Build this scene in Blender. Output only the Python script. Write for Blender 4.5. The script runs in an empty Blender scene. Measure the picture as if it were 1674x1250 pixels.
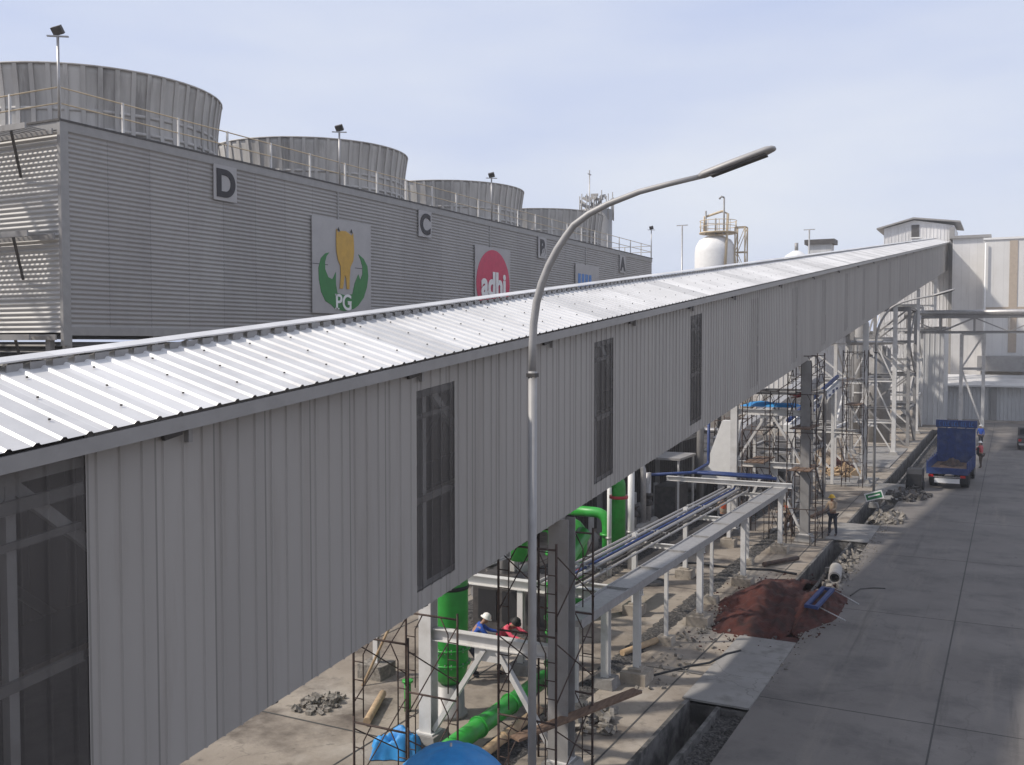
import bpy, bmesh, math, random
from mathutils import Vector, Matrix, noise
random.seed(7)
S = bpy.context.scene
COL = S.collection
R = math.radians
# ------------------------------------------------------------------ camera, sky, sun, exposure
cam_d = bpy.data.cameras.new('camera'); cam = bpy.data.objects.new('camera', cam_d); COL.objects.link(cam)
cam.location = (0, 0, 8.7)
cam.rotation_euler = (R(90) - math.atan(65 / 1600), 0, R(27))
cam_d.sensor_width = 36; cam_d.lens = 36 * 1600 / 1674
cam_d.clip_start = 0.1; cam_d.clip_end = 3000
S.camera = cam
SUN = Vector((.87, .56, -1.0))
w = bpy.data.worlds.new("World"); S.world = w; w.use_nodes = True
nt = w.node_tree; N = nt.nodes; L = nt.links
bg = N['Background']; bg.inputs[1].default_value = 0.1
sky = N.new('ShaderNodeTexSky'); sky.sky_type = 'NISHITA'; sky.sun_disc = False
sky.sun_elevation = math.atan2(1, math.hypot(.87, .56)); sky.sun_rotation = math.atan2(-.87, -.56)
sky.dust_density = 3.0; sky.air_density = 1.0
tc = N.new('ShaderNodeTexCoord'); mp = N.new('ShaderNodeMapping'); mp.inputs['Scale'].default_value = (1.2, 1.2, 4.5)
n1 = N.new('ShaderNodeTexNoise'); n1.inputs['Scale'].default_value = 1.5; n1.inputs['Detail'].default_value = 6; n1.inputs['Roughness'].default_value = .5
rp = N.new('ShaderNodeValToRGB'); rp.color_ramp.elements[0].position = .3; rp.color_ramp.elements[1].position = .75
rp.color_ramp.elements[0].color = (6.0, 6.85, 9.4, 1); rp.color_ramp.elements[1].color = (8.7, 9.1, 10.0, 1)
mx = N.new('ShaderNodeMixRGB'); mx.inputs[0].default_value = .86
L.new(tc.outputs['Generated'], mp.inputs[0]); L.new(mp.outputs[0], n1.inputs['Vector']); L.new(n1.outputs[0], rp.inputs[0])
L.new(sky.outputs[0], mx.inputs[1]); L.new(rp.outputs[0], mx.inputs[2]); L.new(mx.outputs[0], bg.inputs[0])
sl = bpy.data.lights.new('sun', 'SUN'); sl.energy = 4.3; sl.angle = R(2.5); sl.color = (1, .93, .84)
so = bpy.data.objects.new('sun', sl); COL.objects.link(so); so.rotation_euler = SUN.to_track_quat('-Z', 'Y').to_euler(); so.location = (-30, -20, 50)
S.view_settings.view_transform = 'Standard'; S.view_settings.look = 'None'; S.view_settings.exposure = 0; S.view_settings.gamma = 1

# ------------------------------------------------------------------ helpers
def mat(name, c, rough=.6, metal=0., var=.15, scale=3., stretch=(1, 1, 1), bump=0., bscale=25., c2=None, alpha=1., lo=.35, hi=.7, detail=6):
    m = bpy.data.materials.new(name); m.use_nodes = True
    t = m.node_tree; b = t.nodes['Principled BSDF']
    b.inputs['Roughness'].default_value = rough; b.inputs['Metallic'].default_value = metal
    b.inputs['Alpha'].default_value = alpha
    tc = t.nodes.new('ShaderNodeTexCoord'); mp = t.nodes.new('ShaderNodeMapping'); mp.inputs['Scale'].default_value = stretch
    t.links.new(tc.outputs['Object'], mp.inputs[0])
    n = t.nodes.new('ShaderNodeTexNoise'); n.inputs['Scale'].default_value = scale; n.inputs['Detail'].default_value = detail
    n.inputs['Roughness'].default_value = .62
    t.links.new(mp.outputs[0], n.inputs['Vector'])
    r = t.nodes.new('ShaderNodeValToRGB'); e = r.color_ramp.elements
    e[0].position = lo; e[1].position = hi
    if c2 is None: c2 = tuple(min(1, v * (1 + var)) for v in c); c = tuple(v * (1 - var) for v in c)
    e[0].color = (*c, 1); e[1].color = (*c2, 1)
    t.links.new(n.outputs[0], r.inputs[0]); t.links.new(r.outputs[0], b.inputs['Base Color'])
    if bump:
        n2 = t.nodes.new('ShaderNodeTexNoise'); n2.inputs['Scale'].default_value = bscale; n2.inputs['Detail'].default_value = 5
        t.links.new(mp.outputs[0], n2.inputs['Vector'])
        bp = t.nodes.new('ShaderNodeBump'); bp.inputs['Strength'].default_value = bump; bp.inputs['Distance'].default_value = .03
        t.links.new(n2.outputs[0], bp.inputs['Height']); t.links.new(bp.outputs[0], b.inputs['Normal'])
    return m

def layer(m, c, scale, lo, hi, stretch=(1, 1, 1), amt=1., off=0):
    """mixes one more colour into a material through a noise mask (stains, dirt, dust)"""
    t = m.node_tree; b = t.nodes['Principled BSDF']; src = b.inputs['Base Color'].links[0].from_socket
    tc = t.nodes.new('ShaderNodeTexCoord'); mp = t.nodes.new('ShaderNodeMapping'); mp.inputs['Scale'].default_value = stretch
    mp.inputs['Location'].default_value = (off, off * .7, 0)
    n = t.nodes.new('ShaderNodeTexNoise'); n.inputs['Scale'].default_value = scale; n.inputs['Detail'].default_value = 7; n.inputs['Roughness'].default_value = .65
    r = t.nodes.new('ShaderNodeValToRGB'); e = r.color_ramp.elements
    e[0].position = lo; e[1].position = hi; e[0].color = (0, 0, 0, 1); e[1].color = (amt, amt, amt, 1)
    x = t.nodes.new('ShaderNodeMixRGB'); x.inputs[2].default_value = (*c, 1)
    t.links.new(tc.outputs['Object'], mp.inputs[0]); t.links.new(mp.outputs[0], n.inputs['Vector']); t.links.new(n.outputs[0], r.inputs[0])
    t.links.new(r.outputs[0], x.inputs[0]); t.links.new(src, x.inputs[1]); t.links.new(x.outputs[0], b.inputs['Base Color'])
    return m

def panels(m, axis, wid, amt=.12, lap=.03, off=0.):
    """sheet by sheet tone differences with a darker lap line between sheets"""
    t = m.node_tree; b = t.nodes['Principled BSDF']; src = b.inputs['Base Color'].links[0].from_socket; nn = t.nodes.new; lk = t.links.new
    tc = nn('ShaderNodeTexCoord'); sp = nn('ShaderNodeSeparateXYZ'); lk(tc.outputs['Object'], sp.inputs[0])
    def mt(op, a, v, v2=None):
        n = nn('ShaderNodeMath'); n.operation = op; lk(a, n.inputs[0])
        if v is not None: n.inputs[1].default_value = v
        return n.outputs[0]
    d = mt('ADD', mt('DIVIDE', sp.outputs[axis], wid), off); fl = mt('FLOOR', d, None); wn = nn('ShaderNodeTexWhiteNoise'); wn.noise_dimensions = '1D'; lk(fl, wn.inputs['W'])
    tone = mt('ADD', mt('MULTIPLY', wn.outputs['Value'], amt * 2), 1 - amt); fr = mt('FRACT', d, None); ln = mt('ADD', mt('MULTIPLY', mt('LESS_THAN', fr, lap), -.38), 1.)
    mm = nn('ShaderNodeMath'); mm.operation = 'MULTIPLY'; lk(tone, mm.inputs[0]); lk(ln, mm.inputs[1])
    x = nn('ShaderNodeVectorMath'); x.operation = 'SCALE'; lk(src, x.inputs[0]); lk(mm.outputs[0], x.inputs['Scale']); lk(x.outputs[0], b.inputs['Base Color'])
    return m
def cracks(m, c, scale, wdt=.012, amt=.6):
    t = m.node_tree; b = t.nodes['Principled BSDF']; src = b.inputs['Base Color'].links[0].from_socket
    tc = t.nodes.new('ShaderNodeTexCoord'); ns = t.nodes.new('ShaderNodeTexNoise'); ns.inputs['Scale'].default_value = 1.2; ns.inputs['Detail'].default_value = 5
    ad = t.nodes.new('ShaderNodeMixRGB'); ad.blend_type = 'ADD'; ad.inputs[0].default_value = 1.4
    vo = t.nodes.new('ShaderNodeTexVoronoi'); vo.feature = 'DISTANCE_TO_EDGE'; vo.inputs['Scale'].default_value = scale
    t.links.new(tc.outputs['Object'], ns.inputs['Vector']); t.links.new(tc.outputs['Object'], ad.inputs[1]); t.links.new(ns.outputs['Color'], ad.inputs[2]); t.links.new(ad.outputs[0], vo.inputs['Vector'])
    r = t.nodes.new('ShaderNodeValToRGB'); e = r.color_ramp.elements; e[0].position = 0; e[1].position = wdt; e[0].color = (amt, amt, amt, 1); e[1].color = (0, 0, 0, 1)
    x = t.nodes.new('ShaderNodeMixRGB'); x.inputs[2].default_value = (*c, 1)
    t.links.new(vo.outputs['Distance'], r.inputs[0]); t.links.new(r.outputs[0], x.inputs[0]); t.links.new(src, x.inputs[1]); t.links.new(x.outputs[0], b.inputs['Base Color'])
    return m

M = {}
M['yard'] = layer(layer(layer(mat('yard_concrete', (.20, .168, .134), .95, c2=(.31, .27, .222), scale=.35, bump=.3, bscale=12), (.085, .068, .055), .5, .48, .66, off=3), (.36, .325, .28), .22, .53, .66, off=9, amt=.8), (.055, .046, .038), 3.2, .58, .74, amt=.7, off=31)
M['road'] = layer(layer(layer(mat('road_concrete', (.122, .110, .10), .9, c2=(.165, .15, .137), scale=.3, bump=.2, bscale=14), (.068, .063, .06), .45, .48, .7, off=5, amt=.85), (.17, .155, .14), .6, .62, .74, off=15, amt=.5), (.045, .042, .04), 2.5, .62, .75, stretch=(1.6, .4, 1), amt=.7, off=40)
M['slab'] = layer(mat('slab_concrete', (.20, .19, .18), .9, c2=(.26, .25, .235), scale=.9, bump=.25), (.12, .11, .1), 1.3, .52, .72)
M['joint'] = mat('joint_filler', (.05, .048, .045), .9)
M['drain'] = layer(mat('drain_concrete', (.10, .095, .09), .9, c2=(.17, .16, .15), scale=2, bump=.5), (.035, .033, .03), 1.5, .45, .6)
M['gravel'] = mat('gravel', (.02, .019, .018), .95, c2=(.13, .12, .112), scale=16, lo=.42, hi=.68, bump=1, bscale=22)
M['stone'] = mat('rubble', (.11, .10, .088), .95, c2=(.30, .27, .23), scale=6, bump=.6)
M['soil'] = layer(mat('red_soil', (.036, .0065, .004), 1, c2=(.07, .014, .007), scale=3, bump=1, bscale=9), (.018, .005, .003), 1.2, .48, .66)
M['greysheet'] = mat('grey_sheet', (.26, .244, .226), .4, c2=(.29, .272, .252), scale=1.6)
M['sand'] = mat('sand', (.2, .15, .105), 1, c2=(.3, .24, .175), scale=3, bump=.8, bscale=9)
M['wall'] = layer(mat('grey_cladding', (.305, .286, .264), .5, .0, c2=(.345, .324, .30), scale=.35, stretch=(1, 1, .35)), (.245, .222, .198), 2.2, .52, .78, stretch=(1, 1, .10), amt=.7)
M['roof'] = layer(mat('zinc_roof', (.60, .588, .57), .38, .15, c2=(.69, .677, .66), scale=.5), (.42, .41, .40), .35, .48, .66, amt=.75, off=13)
M['skylight'] = mat('skylight_sheet', (.44, .435, .43), .35, .0, c2=(.52, .51, .50), scale=2)
M['window'] = mat('translucent_sheet', (.075, .069, .066), .4, 0, c2=(.12, .11, .105), scale=1.6, stretch=(1, 1, .3), alpha=.6)
M['dark_in'] = mat('dark_interior', (.05, .05, .05), .9)
M['belt'] = mat('rubber', (.02, .02, .02), .8)
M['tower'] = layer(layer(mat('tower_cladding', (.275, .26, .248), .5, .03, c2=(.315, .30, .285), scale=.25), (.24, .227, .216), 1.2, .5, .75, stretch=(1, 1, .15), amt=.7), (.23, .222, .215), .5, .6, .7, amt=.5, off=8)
M['endwall'] = mat('sunlit_end_cladding', (.36, .35, .335), .5, .05, c2=(.42, .41, .395), scale=.4)  # lighter copy of the tower cladding, sunlight put into its colour
M['trim'] = mat('grey_trim', (.27, .26, .25), .5, .1, var=.08)
M['stack'] = layer(layer(mat('fibreglass', (.31, .295, .275), .65, c2=(.50, .48, .45), scale=1.0, stretch=(1, 1, .12), lo=.38, hi=.64), (.19, .178, .165), 1.2, .54, .66, stretch=(1, 1, .05), amt=.85, off=4), (.45, .43, .40), 3, .6, .75, stretch=(1, 1, .1), amt=.6)
M['stackrib'] = layer(mat('fibreglass_rib', (.38, .36, .335), .65, c2=(.50, .48, .45), scale=1.5, stretch=(1, 1, .15)), (.14, .13, .12), 1.4, .52, .7, stretch=(1, 1, .1), amt=.7)
M['white'] = layer(mat('white_steel', (.54, .53, .51), .5, .0, c2=(.64, .625, .605), scale=2), (.35, .30, .26), 2.5, .62, .8, amt=.6)
M['steel'] = layer(mat('grey_steel', (.24, .232, .225), .5, .1, c2=(.30, .29, .28), scale=2), (.2, .17, .15), 2, .6, .8, amt=.6)
M['galv'] = mat('galvanised', (.33, .32, .315), .4, .45, c2=(.44, .43, .42), scale=6)
M['lamp_grey'] = layer(mat('lamp_pole_paint', (.27, .262, .254), .5, .1, c2=(.33, .32, .31), scale=3), (.27, .25, .24), 4, .6, .75, stretch=(1, 1, .15), amt=.6)
M['dark'] = mat('dark_steel', (.045, .042, .04), .6, .2, c2=(.09, .08, .075), scale=5)
M['rust'] = mat('rusty_tube', (.03, .02, .017), .8, .1, c2=(.09, .055, .042), scale=5)
M['black'] = mat('black_paint', (.012, .012, .014), .6)
M['green'] = layer(mat('green_paint', (.022, .25, .028), .42, c2=(.035, .35, .05), scale=3), (.02, .10, .02), 2.5, .6, .75, amt=.6)
M['blue'] = mat('blue_paint', (.010, .028, .11), .55, c2=(.02, .05, .19), scale=4)
M['tarp'] = mat('blue_tarp', (.02, .20, .50), .55, c2=(.03, .28, .62), scale=4, bump=.4, bscale=6)
M['red'] = mat('red_paint', (.38, .03, .04), .5)
M['orange'] = mat('orange_cloth', (.55, .09, .03), .8)
M['yellow'] = mat('yellow_helmet', (.7, .42, .02), .4)
M['whitep'] = mat('white_helmet', (.75, .72, .66), .4)
M['ochre'] = mat('ochre_rail', (.48, .38, .25), .6, c2=(.58, .48, .33))
M['wood'] = mat('wood', (.10, .06, .04), .85, c2=(.2, .13, .085), scale=5, stretch=(4, .6, 4))
M['timber'] = mat('pale_wood', (.32, .22, .13), .85, c2=(.45, .33, .2), scale=5)
M['panel'] = mat('sign_panel', (.33, .315, .31), .5, c2=(.38, .365, .355), scale=1)
M['char'] = mat('charcoal_letter', (.018, .015, .018), .6)
M['crimson'] = mat('crimson', (.50, .018, .075), .5, var=.08)
M['logo_green'] = mat('logo_green', (.02, .17, .035), .5, var=.1)
M['gold'] = mat('gold_paint', (.50, .29, .035), .5, var=.1)
M['logo_blue'] = mat('logo_blue', (.04, .17, .46), .5, var=.1)
M['offwhite'] = mat('offwhite', (.72, .71, .69), .5, var=.05)
M['beige'] = layer(mat('beige_cladding', (.60, .585, .56), .7, c2=(.66, .645, .62), scale=.4), (.5, .46, .41), .8, .55, .75, stretch=(1, 1, .15), amt=.5)
M['beige2'] = mat('tan_stripe', (.40, .33, .26), .7, var=.08)
M['wshed'] = layer(mat('pale_shed_cladding', (.50, .50, .50), .55, .1, c2=(.58, .58, .57), scale=.5), (.36, .34, .32), 2, .58, .75, stretch=(1, 1, .15), amt=.6)
M['head'] = layer(mat('pale_cladding', (.60, .59, .58), .5, .1, c2=(.68, .67, .66), scale=.5), (.45, .43, .41), 2, .6, .75, stretch=(1, 1, .12), amt=.5)
M['skin'] = mat('skin', (.30, .16, .10), .6)
M['hair'] = mat('hair', (.012, .01, .009), .7)
M['denim'] = mat('dark_trousers', (.03, .032, .045), .9)
M['brown'] = mat('brown_trousers', (.07, .05, .04), .9)
M['shirtblue'] = mat('blue_cloth', (.02, .08, .38), .85)
M['shirtred'] = mat('maroon_cloth', (.30, .03, .03), .85)
M['pink'] = mat('coral_cloth', (.62, .07, .12), .85)
M['tan'] = mat('tan_cloth', (.32, .24, .17), .85)
M['tyre'] = mat('tyre', (.02, .02, .02), .85)
M['glass'] = mat('glass', (.02, .025, .03), .08)
M['redlamp'] = mat('tail_lens', (.4, .01, .01), .25)
M['signgreen'] = mat('sign_green', (.01, .15, .05), .5)
M['hdpe'] = mat('grey_pipe', (.30, .285, .265), .7)
M['plinth'] = layer(mat('footing_concrete', (.24, .205, .165), .95, c2=(.36, .32, .265), scale=3), (.12, .10, .085), 4, .55, .7)

panels(M['wall'], 1, .84, .045, .03); panels(M['roof'], 1, .84, .07, 0.); panels(M['tower'], 1, 1.9, .04, .012); panels(M['head'], 0, .9, .05, .02); panels(M['beige'], 0, 1.1, .03, .015); panels(M['wshed'], 0, .8, .06, .02)
layer(M['road'], (.21, .185, .155), .9, .55, .74, stretch=(1.3, .10, 1), amt=.6, off=60); layer(M['road'], (.05, .046, .043), 1.1, .6, .7, stretch=(1.8, .06, 1), amt=.5, off=71)
cracks(M['road'], (.06, .055, .05), .11, .003, .3); cracks(M['yard'], (.08, .068, .055), .3, .006, .4); cracks(M['slab'], (.08, .075, .07), .5, .01, .6)
for k_, c_ in (('green', (.10, .17, .08)), ('blue', (.10, .12, .17)), ('tarp', (.10, .22, .42)), ('white', (.36, .33, .29)), ('steel', (.13, .105, .085))): layer(M[k_], c_, 1.7, .5, .74, amt=.5, off=22)

WOFF = {}
def tag(o, label=None, cat=None, group=None, kind=None):
    if label: o['label'] = label
    if cat: o['category'] = cat
    if group: o['group'] = group
    if kind: o['kind'] = kind
    return o
def thing(name, label, cat, loc=(0, 0, 0), group=None):
    o = bpy.data.objects.new(name, None); COL.objects.link(o); o.location = loc; o.empty_display_size = .3
    WOFF[o.name] = Vector(loc)
    return tag(o, label, cat, group)
class MB:
    def __init__(s): s.v = []; s.f = []; s.sm = set()
    def add(s, vs, fs, smooth=False):
        b = len(s.v); s.v += [tuple(v) for v in vs]
        for f in fs:
            if smooth: s.sm.add(len(s.f))
            s.f.append(tuple(b + i for i in f))
        return s
    def box(s, c, d, rz=0, m=None):
        x, y, z = (t / 2 for t in d); cs, sn = math.cos(rz), math.sin(rz); vs = []
        for dx, dy, dz in ((-x, -y, -z), (x, -y, -z), (x, y, -z), (-x, y, -z), (-x, -y, z), (x, -y, z), (x, y, z), (-x, y, z)):
            p = Vector((dx * cs - dy * sn, dx * sn + dy * cs, dz))
            if m: p = m @ Vector((dx, dy, dz))
            vs.append((c[0] + p[0], c[1] + p[1], c[2] + p[2]))
        return s.add(vs, [(0, 3, 2, 1), (4, 5, 6, 7), (0, 1, 5, 4), (1, 2, 6, 5), (2, 3, 7, 6), (3, 0, 4, 7)])
    def rng(s, x0, x1, y0, y1, z0, z1): return s.box(((x0 + x1) / 2, (y0 + y1) / 2, (z0 + z1) / 2), (abs(x1 - x0), abs(y1 - y0), abs(z1 - z0)))
    def frame(s, p, q):
        p = Vector(p); q = Vector(q); d = (q - p).normalized()
        up = Vector((0, 0, 1)) if abs(d.z) < .95 else Vector((0, 1, 0))
        a = d.cross(up).normalized(); return p, q, a, a.cross(d).normalized()
    def bar(s, p, q, w, h=None):
        h = h or w; p, q, a, b = s.frame(p, q); vs = []
        for e in (p, q):
            for i, j in ((-1, -1), (1, -1), (1, 1), (-1, 1)): vs.append(e + a * i * w / 2 + b * j * h / 2)
        return s.add(vs, [(3, 2, 1, 0), (4, 5, 6, 7), (0, 1, 5, 4), (1, 2, 6, 5), (2, 3, 7, 6), (3, 0, 4, 7)])
    def hbeam(s, p, q, w, h=None, t=.018):
        """I section: web and two flanges, w across flanges, h deep"""
        h = h or w; p, q, a, b = s.frame(p, q)
        def slab(u0, u1, v0, v1):
            vs = [e + a * u + b * v for e in (p, q) for u, v in ((u0, v0), (u1, v0), (u1, v1), (u0, v1))]
            s.add(vs, [(3, 2, 1, 0), (4, 5, 6, 7), (0, 1, 5, 4), (1, 2, 6, 5), (2, 3, 7, 6), (3, 0, 4, 7)])
        slab(-w / 2, w / 2, h / 2 - t, h / 2); slab(-w / 2, w / 2, -h / 2, -h / 2 + t); slab(-t / 2, t / 2, -h / 2 + t, h / 2 - t)
        return s
    def tube(s, pts, r, n=10, cap=True):
        pts = [Vector(p) for p in pts]; rr = r if isinstance(r, (list, tuple)) else [r] * len(pts); vs = []; fs = []
        up = None
        for i, p in enumerate(pts):
            d = (pts[min(i + 1, len(pts) - 1)] - pts[max(i - 1, 0)]).normalized()
            if up is None: up = Vector((0, 0, 1)) if abs(d.z) < .9 else Vector((0, 1, 0))
            a = d.cross(up).normalized(); b = a.cross(d).normalized(); up = b
            for k in range(n):
                t = 2 * math.pi * k / n; vs.append(p + (a * math.cos(t) + b * math.sin(t)) * rr[i])
        for i in range(len(pts) - 1):
            for k in range(n): fs.append((i * n + k, i * n + (k + 1) % n, (i + 1) * n + (k + 1) % n, (i + 1) * n + k))
        s.add(vs, fs, True)
        if cap:
            b = len(s.v) - len(vs); s.f.append(tuple(b + k for k in range(n))[::-1]); s.f.append(tuple(b + (len(pts) - 1) * n + k for k in range(n)))
        return s
    def lathe(s, c, prof, n=24, smooth=True, a0=0, a1=360, caps=True):
        """prof: (r, z) list round the vertical axis through c"""
        vs = []; fs = []; m = len(prof); full = a1 - a0 >= 360; cnt = n if full else n + 1
        for k in range(cnt):
            t = R(a0 + (a1 - a0) * k / n)
            for r, z in prof: vs.append((c[0] + r * math.cos(t), c[1] + r * math.sin(t), c[2] + z))
        for k in range(n):
            k2 = (k + 1) % cnt
            for i in range(m - 1): fs.append((k * m + i, k2 * m + i, k2 * m + i + 1, k * m + i + 1))
        s.add(vs, fs, smooth)
        if caps and full:
            b = len(s.v) - len(vs)
            if prof[0][0] > 1e-4: s.f.append(tuple(b + k * m for k in range(n))[::-1])
            if prof[-1][0] > 1e-4: s.f.append(tuple(b + k * m + m - 1 for k in range(n)))
        return s
    def prism(s, pts, n, d):
        """closed flat outline (3D points) given depth d along n"""
        n = Vector(n) * d; k = len(pts); vs = [Vector(p) for p in pts] + [Vector(p) + n for p in pts]
        return s.add(vs, [tuple(range(k))[::-1], tuple(range(k, 2 * k))] + [(i, (i + 1) % k, k + (i + 1) % k, k + i) for i in range(k)])
    def ribbed(s, o, U, V, Nn, lu, pitch, rw, dp, tw=.4, off=0):
        """profiled sheet: trapezoid ribs across U, each running along V; U is unit step, V full vector"""
        o = Vector(o); U = Vector(U); V = Vector(V); Nn = Vector(Nn); us = [(0, 0)]; k = 0
        u = off
        while u + rw < lu:
            us += [(u, 0), (u + rw * (1 - tw) / 2, dp), (u + rw * (1 + tw) / 2, dp), (u + rw, 0)]; u += pitch
        us.append((lu, 0)); us = [p for i, p in enumerate(us) if i == 0 or p[0] > us[i - 1][0] + 1e-5]
        vs = []
        for u, d in us: p = o + U * u + Nn * d; vs += [p, p + V]
        return s.add(vs, [(2 * i, 2 * i + 2, 2 * i + 3, 2 * i + 1) for i in range(len(us) - 1)])
    def build(s, name, m, parent=None, kind=None, label=None, loc=None):
        off = Vector((0, 0, 0))
        if parent is not None: off = WOFF.get(parent.name, off)
        elif loc is not None: off = Vector(loc)
        me = bpy.data.meshes.new(name); me.from_pydata([tuple(Vector(v) - off) for v in s.v], [], s.f); 
        for i in s.sm: me.polygons[i].use_smooth = True
        me.materials.append(m); me.update()
        o = bpy.data.objects.new(name, me); COL.objects.link(o)
        if parent is not None: o.parent = parent
        elif loc is not None: o.location = loc
        WOFF[o.name] = off
        if kind: o['kind'] = kind
        if label: o['label'] = label
        return o
def kids(o): return [c for c in bpy.data.objects if c.parent == o]
def copy_tree(o, loc=None, rz=None, label=None, parent=None, table=None):
    if table is None:
        table = {}
        for c in bpy.data.objects:
            if c.parent: table.setdefault(c.parent.name, []).append(c)
    c = o.copy(); COL.objects.link(c)
    if parent is not None: c.parent = parent
    if loc is not None: c.location = loc; WOFF[c.name] = Vector(loc)
    if rz is not None: c.rotation_euler = (0, 0, rz)
    if label: c['label'] = label
    for ch in table.get(o.name, []): copy_tree(ch, parent=c, table=table)
    return c
def members(parent, m, lst):
    """lst rows: kind, p, q, section ('I' w h | 'T' r | 'B' w h)"""
    out = []
    for row in lst:
        k, p, q, sec = row[:4]; mb = MB(); mm = row[4] if len(row) > 4 else m
        if sec[0] == 'I': mb.hbeam(p, q, sec[1], sec[2] if len(sec) > 2 else sec[1])
        elif sec[0] == 'T': mb.tube([p, q], sec[1], 8)
        else: mb.bar(p, q, sec[1], sec[2] if len(sec) > 2 else sec[1])
        out.append(mb.build(k, mm, parent))
    return out
def frusta(x, y, z, a, b, h):
    mb = MB(); vs = [(x + i * s / 2, y + j * s / 2, z + k) for s, k in ((a, 0), (b, h)) for i, j in ((-1, -1), (1, -1), (1, 1), (-1, 1))]
    return mb.add(vs, [(3, 2, 1, 0), (4, 5, 6, 7), (0, 1, 5, 4), (1, 2, 6, 5), (2, 3, 7, 6), (3, 0, 4, 7)])
def text_mesh(txt, size, o, ux, uy, nn, m, parent, name='lettering', offset=0., ext=.02, sx=1.):
    cu = bpy.data.curves.new('t', 'FONT'); cu.body = txt; cu.size = size; cu.extrude = ext; cu.offset = offset; cu.align_x = 'CENTER'
    ob = bpy.data.objects.new('t', cu); COL.objects.link(ob); dg = bpy.context.evaluated_depsgraph_get()
    me = bpy.data.meshes.new_from_object(ob.evaluated_get(dg)); bpy.data.objects.remove(ob)
    off = WOFF[parent.name]; o = Vector(o) - off; ux = Vector(ux); uy = Vector(uy); nn = Vector(nn)
    for v in me.vertices: v.co = o + ux * v.co.x * sx + uy * v.co.y + nn * v.co.z
    me.name = name; me.materials.clear(); me.materials.append(m)
    r = bpy.data.objects.new(name, me); COL.objects.link(r); r.parent = parent; WOFF[r.name] = off
    return r

# ------------------------------------------------------------------ setting: ground, road, drain
DR = [(5.0, 22.9), (28.6, 44.6), (49.0, 57.5), (64.0, 106.0)]      # open lengths of the drain beside the road
XL, XM, XR = -6.9, -6.08, -5.37
mb = MB()
def q(x0, x1, y0, y1, z=0):
    nx = max(1, int(abs(x1 - x0) / 40)); mb.add([(x0, y0, z), (x1, y0, z), (x1, y1, z), (x0, y1, z)], [(0, 1, 2, 3)])
q(-1500, XL, -300, 2000); q(XR, 1500, -300, 2000)
ys = [-300] + [v for d in DR for v in d] + [2000]
for i in range(0, len(ys), 2): q(XL, XR, ys[i], ys[i + 1])
g = mb.build('ground', M['yard'], kind='structure')
mb = MB(); mb.add([(XR, -60, .012), (9.5, -60, .012), (9.5, 118, .012), (XR, 118, .012)], [(0, 1, 2, 3)])
mb.build('road', M['road'], kind='structure')
mb = MB()
for y0, y1 in DR:
    mb.add([(XL, y0, -.9), (XM, y0, -.9), (XM, y1, -.9), (XL, y1, -.9)], [(0, 1, 2, 3)])
    mb.rng(XL, XL + .1, y0, y1, -.9, .05); mb.rng(XM - .07, XM + .03, y0, y1, -.9, -.03)
    mb.add([(XL, y0, -.9), (XR, y0, -.9), (XR, y0, 0), (XL, y0, 0)], [(0, 1, 2, 3)]); mb.add([(XL, y1, -.9), (XR, y1, -.9), (XR, y1, 0), (XL, y1, 0)], [(0, 1, 2, 3)])
    mb.add([(XR, y0, -.9), (XR, y1, -.9), (XR, y1, 0), (XR, y0, 0)], [(0, 1, 2, 3)])
mb.build('drain_channel', M['drain'], kind='structure')
def bumpy(x0, x1, y0, y1, z, amp, st, sc, seed=0, edge=0.):
    nx = max(2, int((x1 - x0) / st)); ny = max(2, int((y1 - y0) / st)); m = MB(); vs = []
    for j in range(ny + 1):
        for i in range(nx + 1):
            x = x0 + (x1 - x0) * i / nx; y = y0 + (y1 - y0) * j / ny
            e = min(i, nx - i, j, ny - j) / 2.; e = min(1, e) if edge else 1
            vs.append((x, y, (z + amp * (noise.noise(Vector((x * sc, y * sc, seed))) * .6 + random.uniform(-.4, .4))) * e - (0 if not edge else .02 * (1 - e))))
    return m.add(vs, [(j * (nx + 1) + i, j * (nx + 1) + i + 1, (j + 1) * (nx + 1) + i + 1, (j + 1) * (nx + 1) + i) for j in range(ny) for i in range(nx)])
mb = MB()
for y0, y1 in DR:
    b = bumpy(XM + .03, XR, y0, y1, -.22, .12, .09 if y1 < 50 else .2, 3); mb.add(b.v, b.f)
mb.build('gravel_strip', M['gravel'], kind='stuff')
mb = MB()
for x0, x1, y0, y1 in ((-16.2, -13.0, 25, 62), (-9.75, -9.0, 21, 52), (-12.6, -11.9, 24, 42), (-11.6, -10.9, 44.5, 60), (-10.6, -9.8, 60, 84), (-10.1, -8.9, 17.2, 20.6)):  # first, wide patch paints the shade by the shelter as dark ground; others are gravel
    b = bumpy(x0, x1, y0, y1, .05, .09, .12, 2.5, seed=x0, edge=1); mb.add(b.v, b.f)
mb.build('gravel_and_shade_bed', M['gravel'], kind='stuff')
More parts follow.
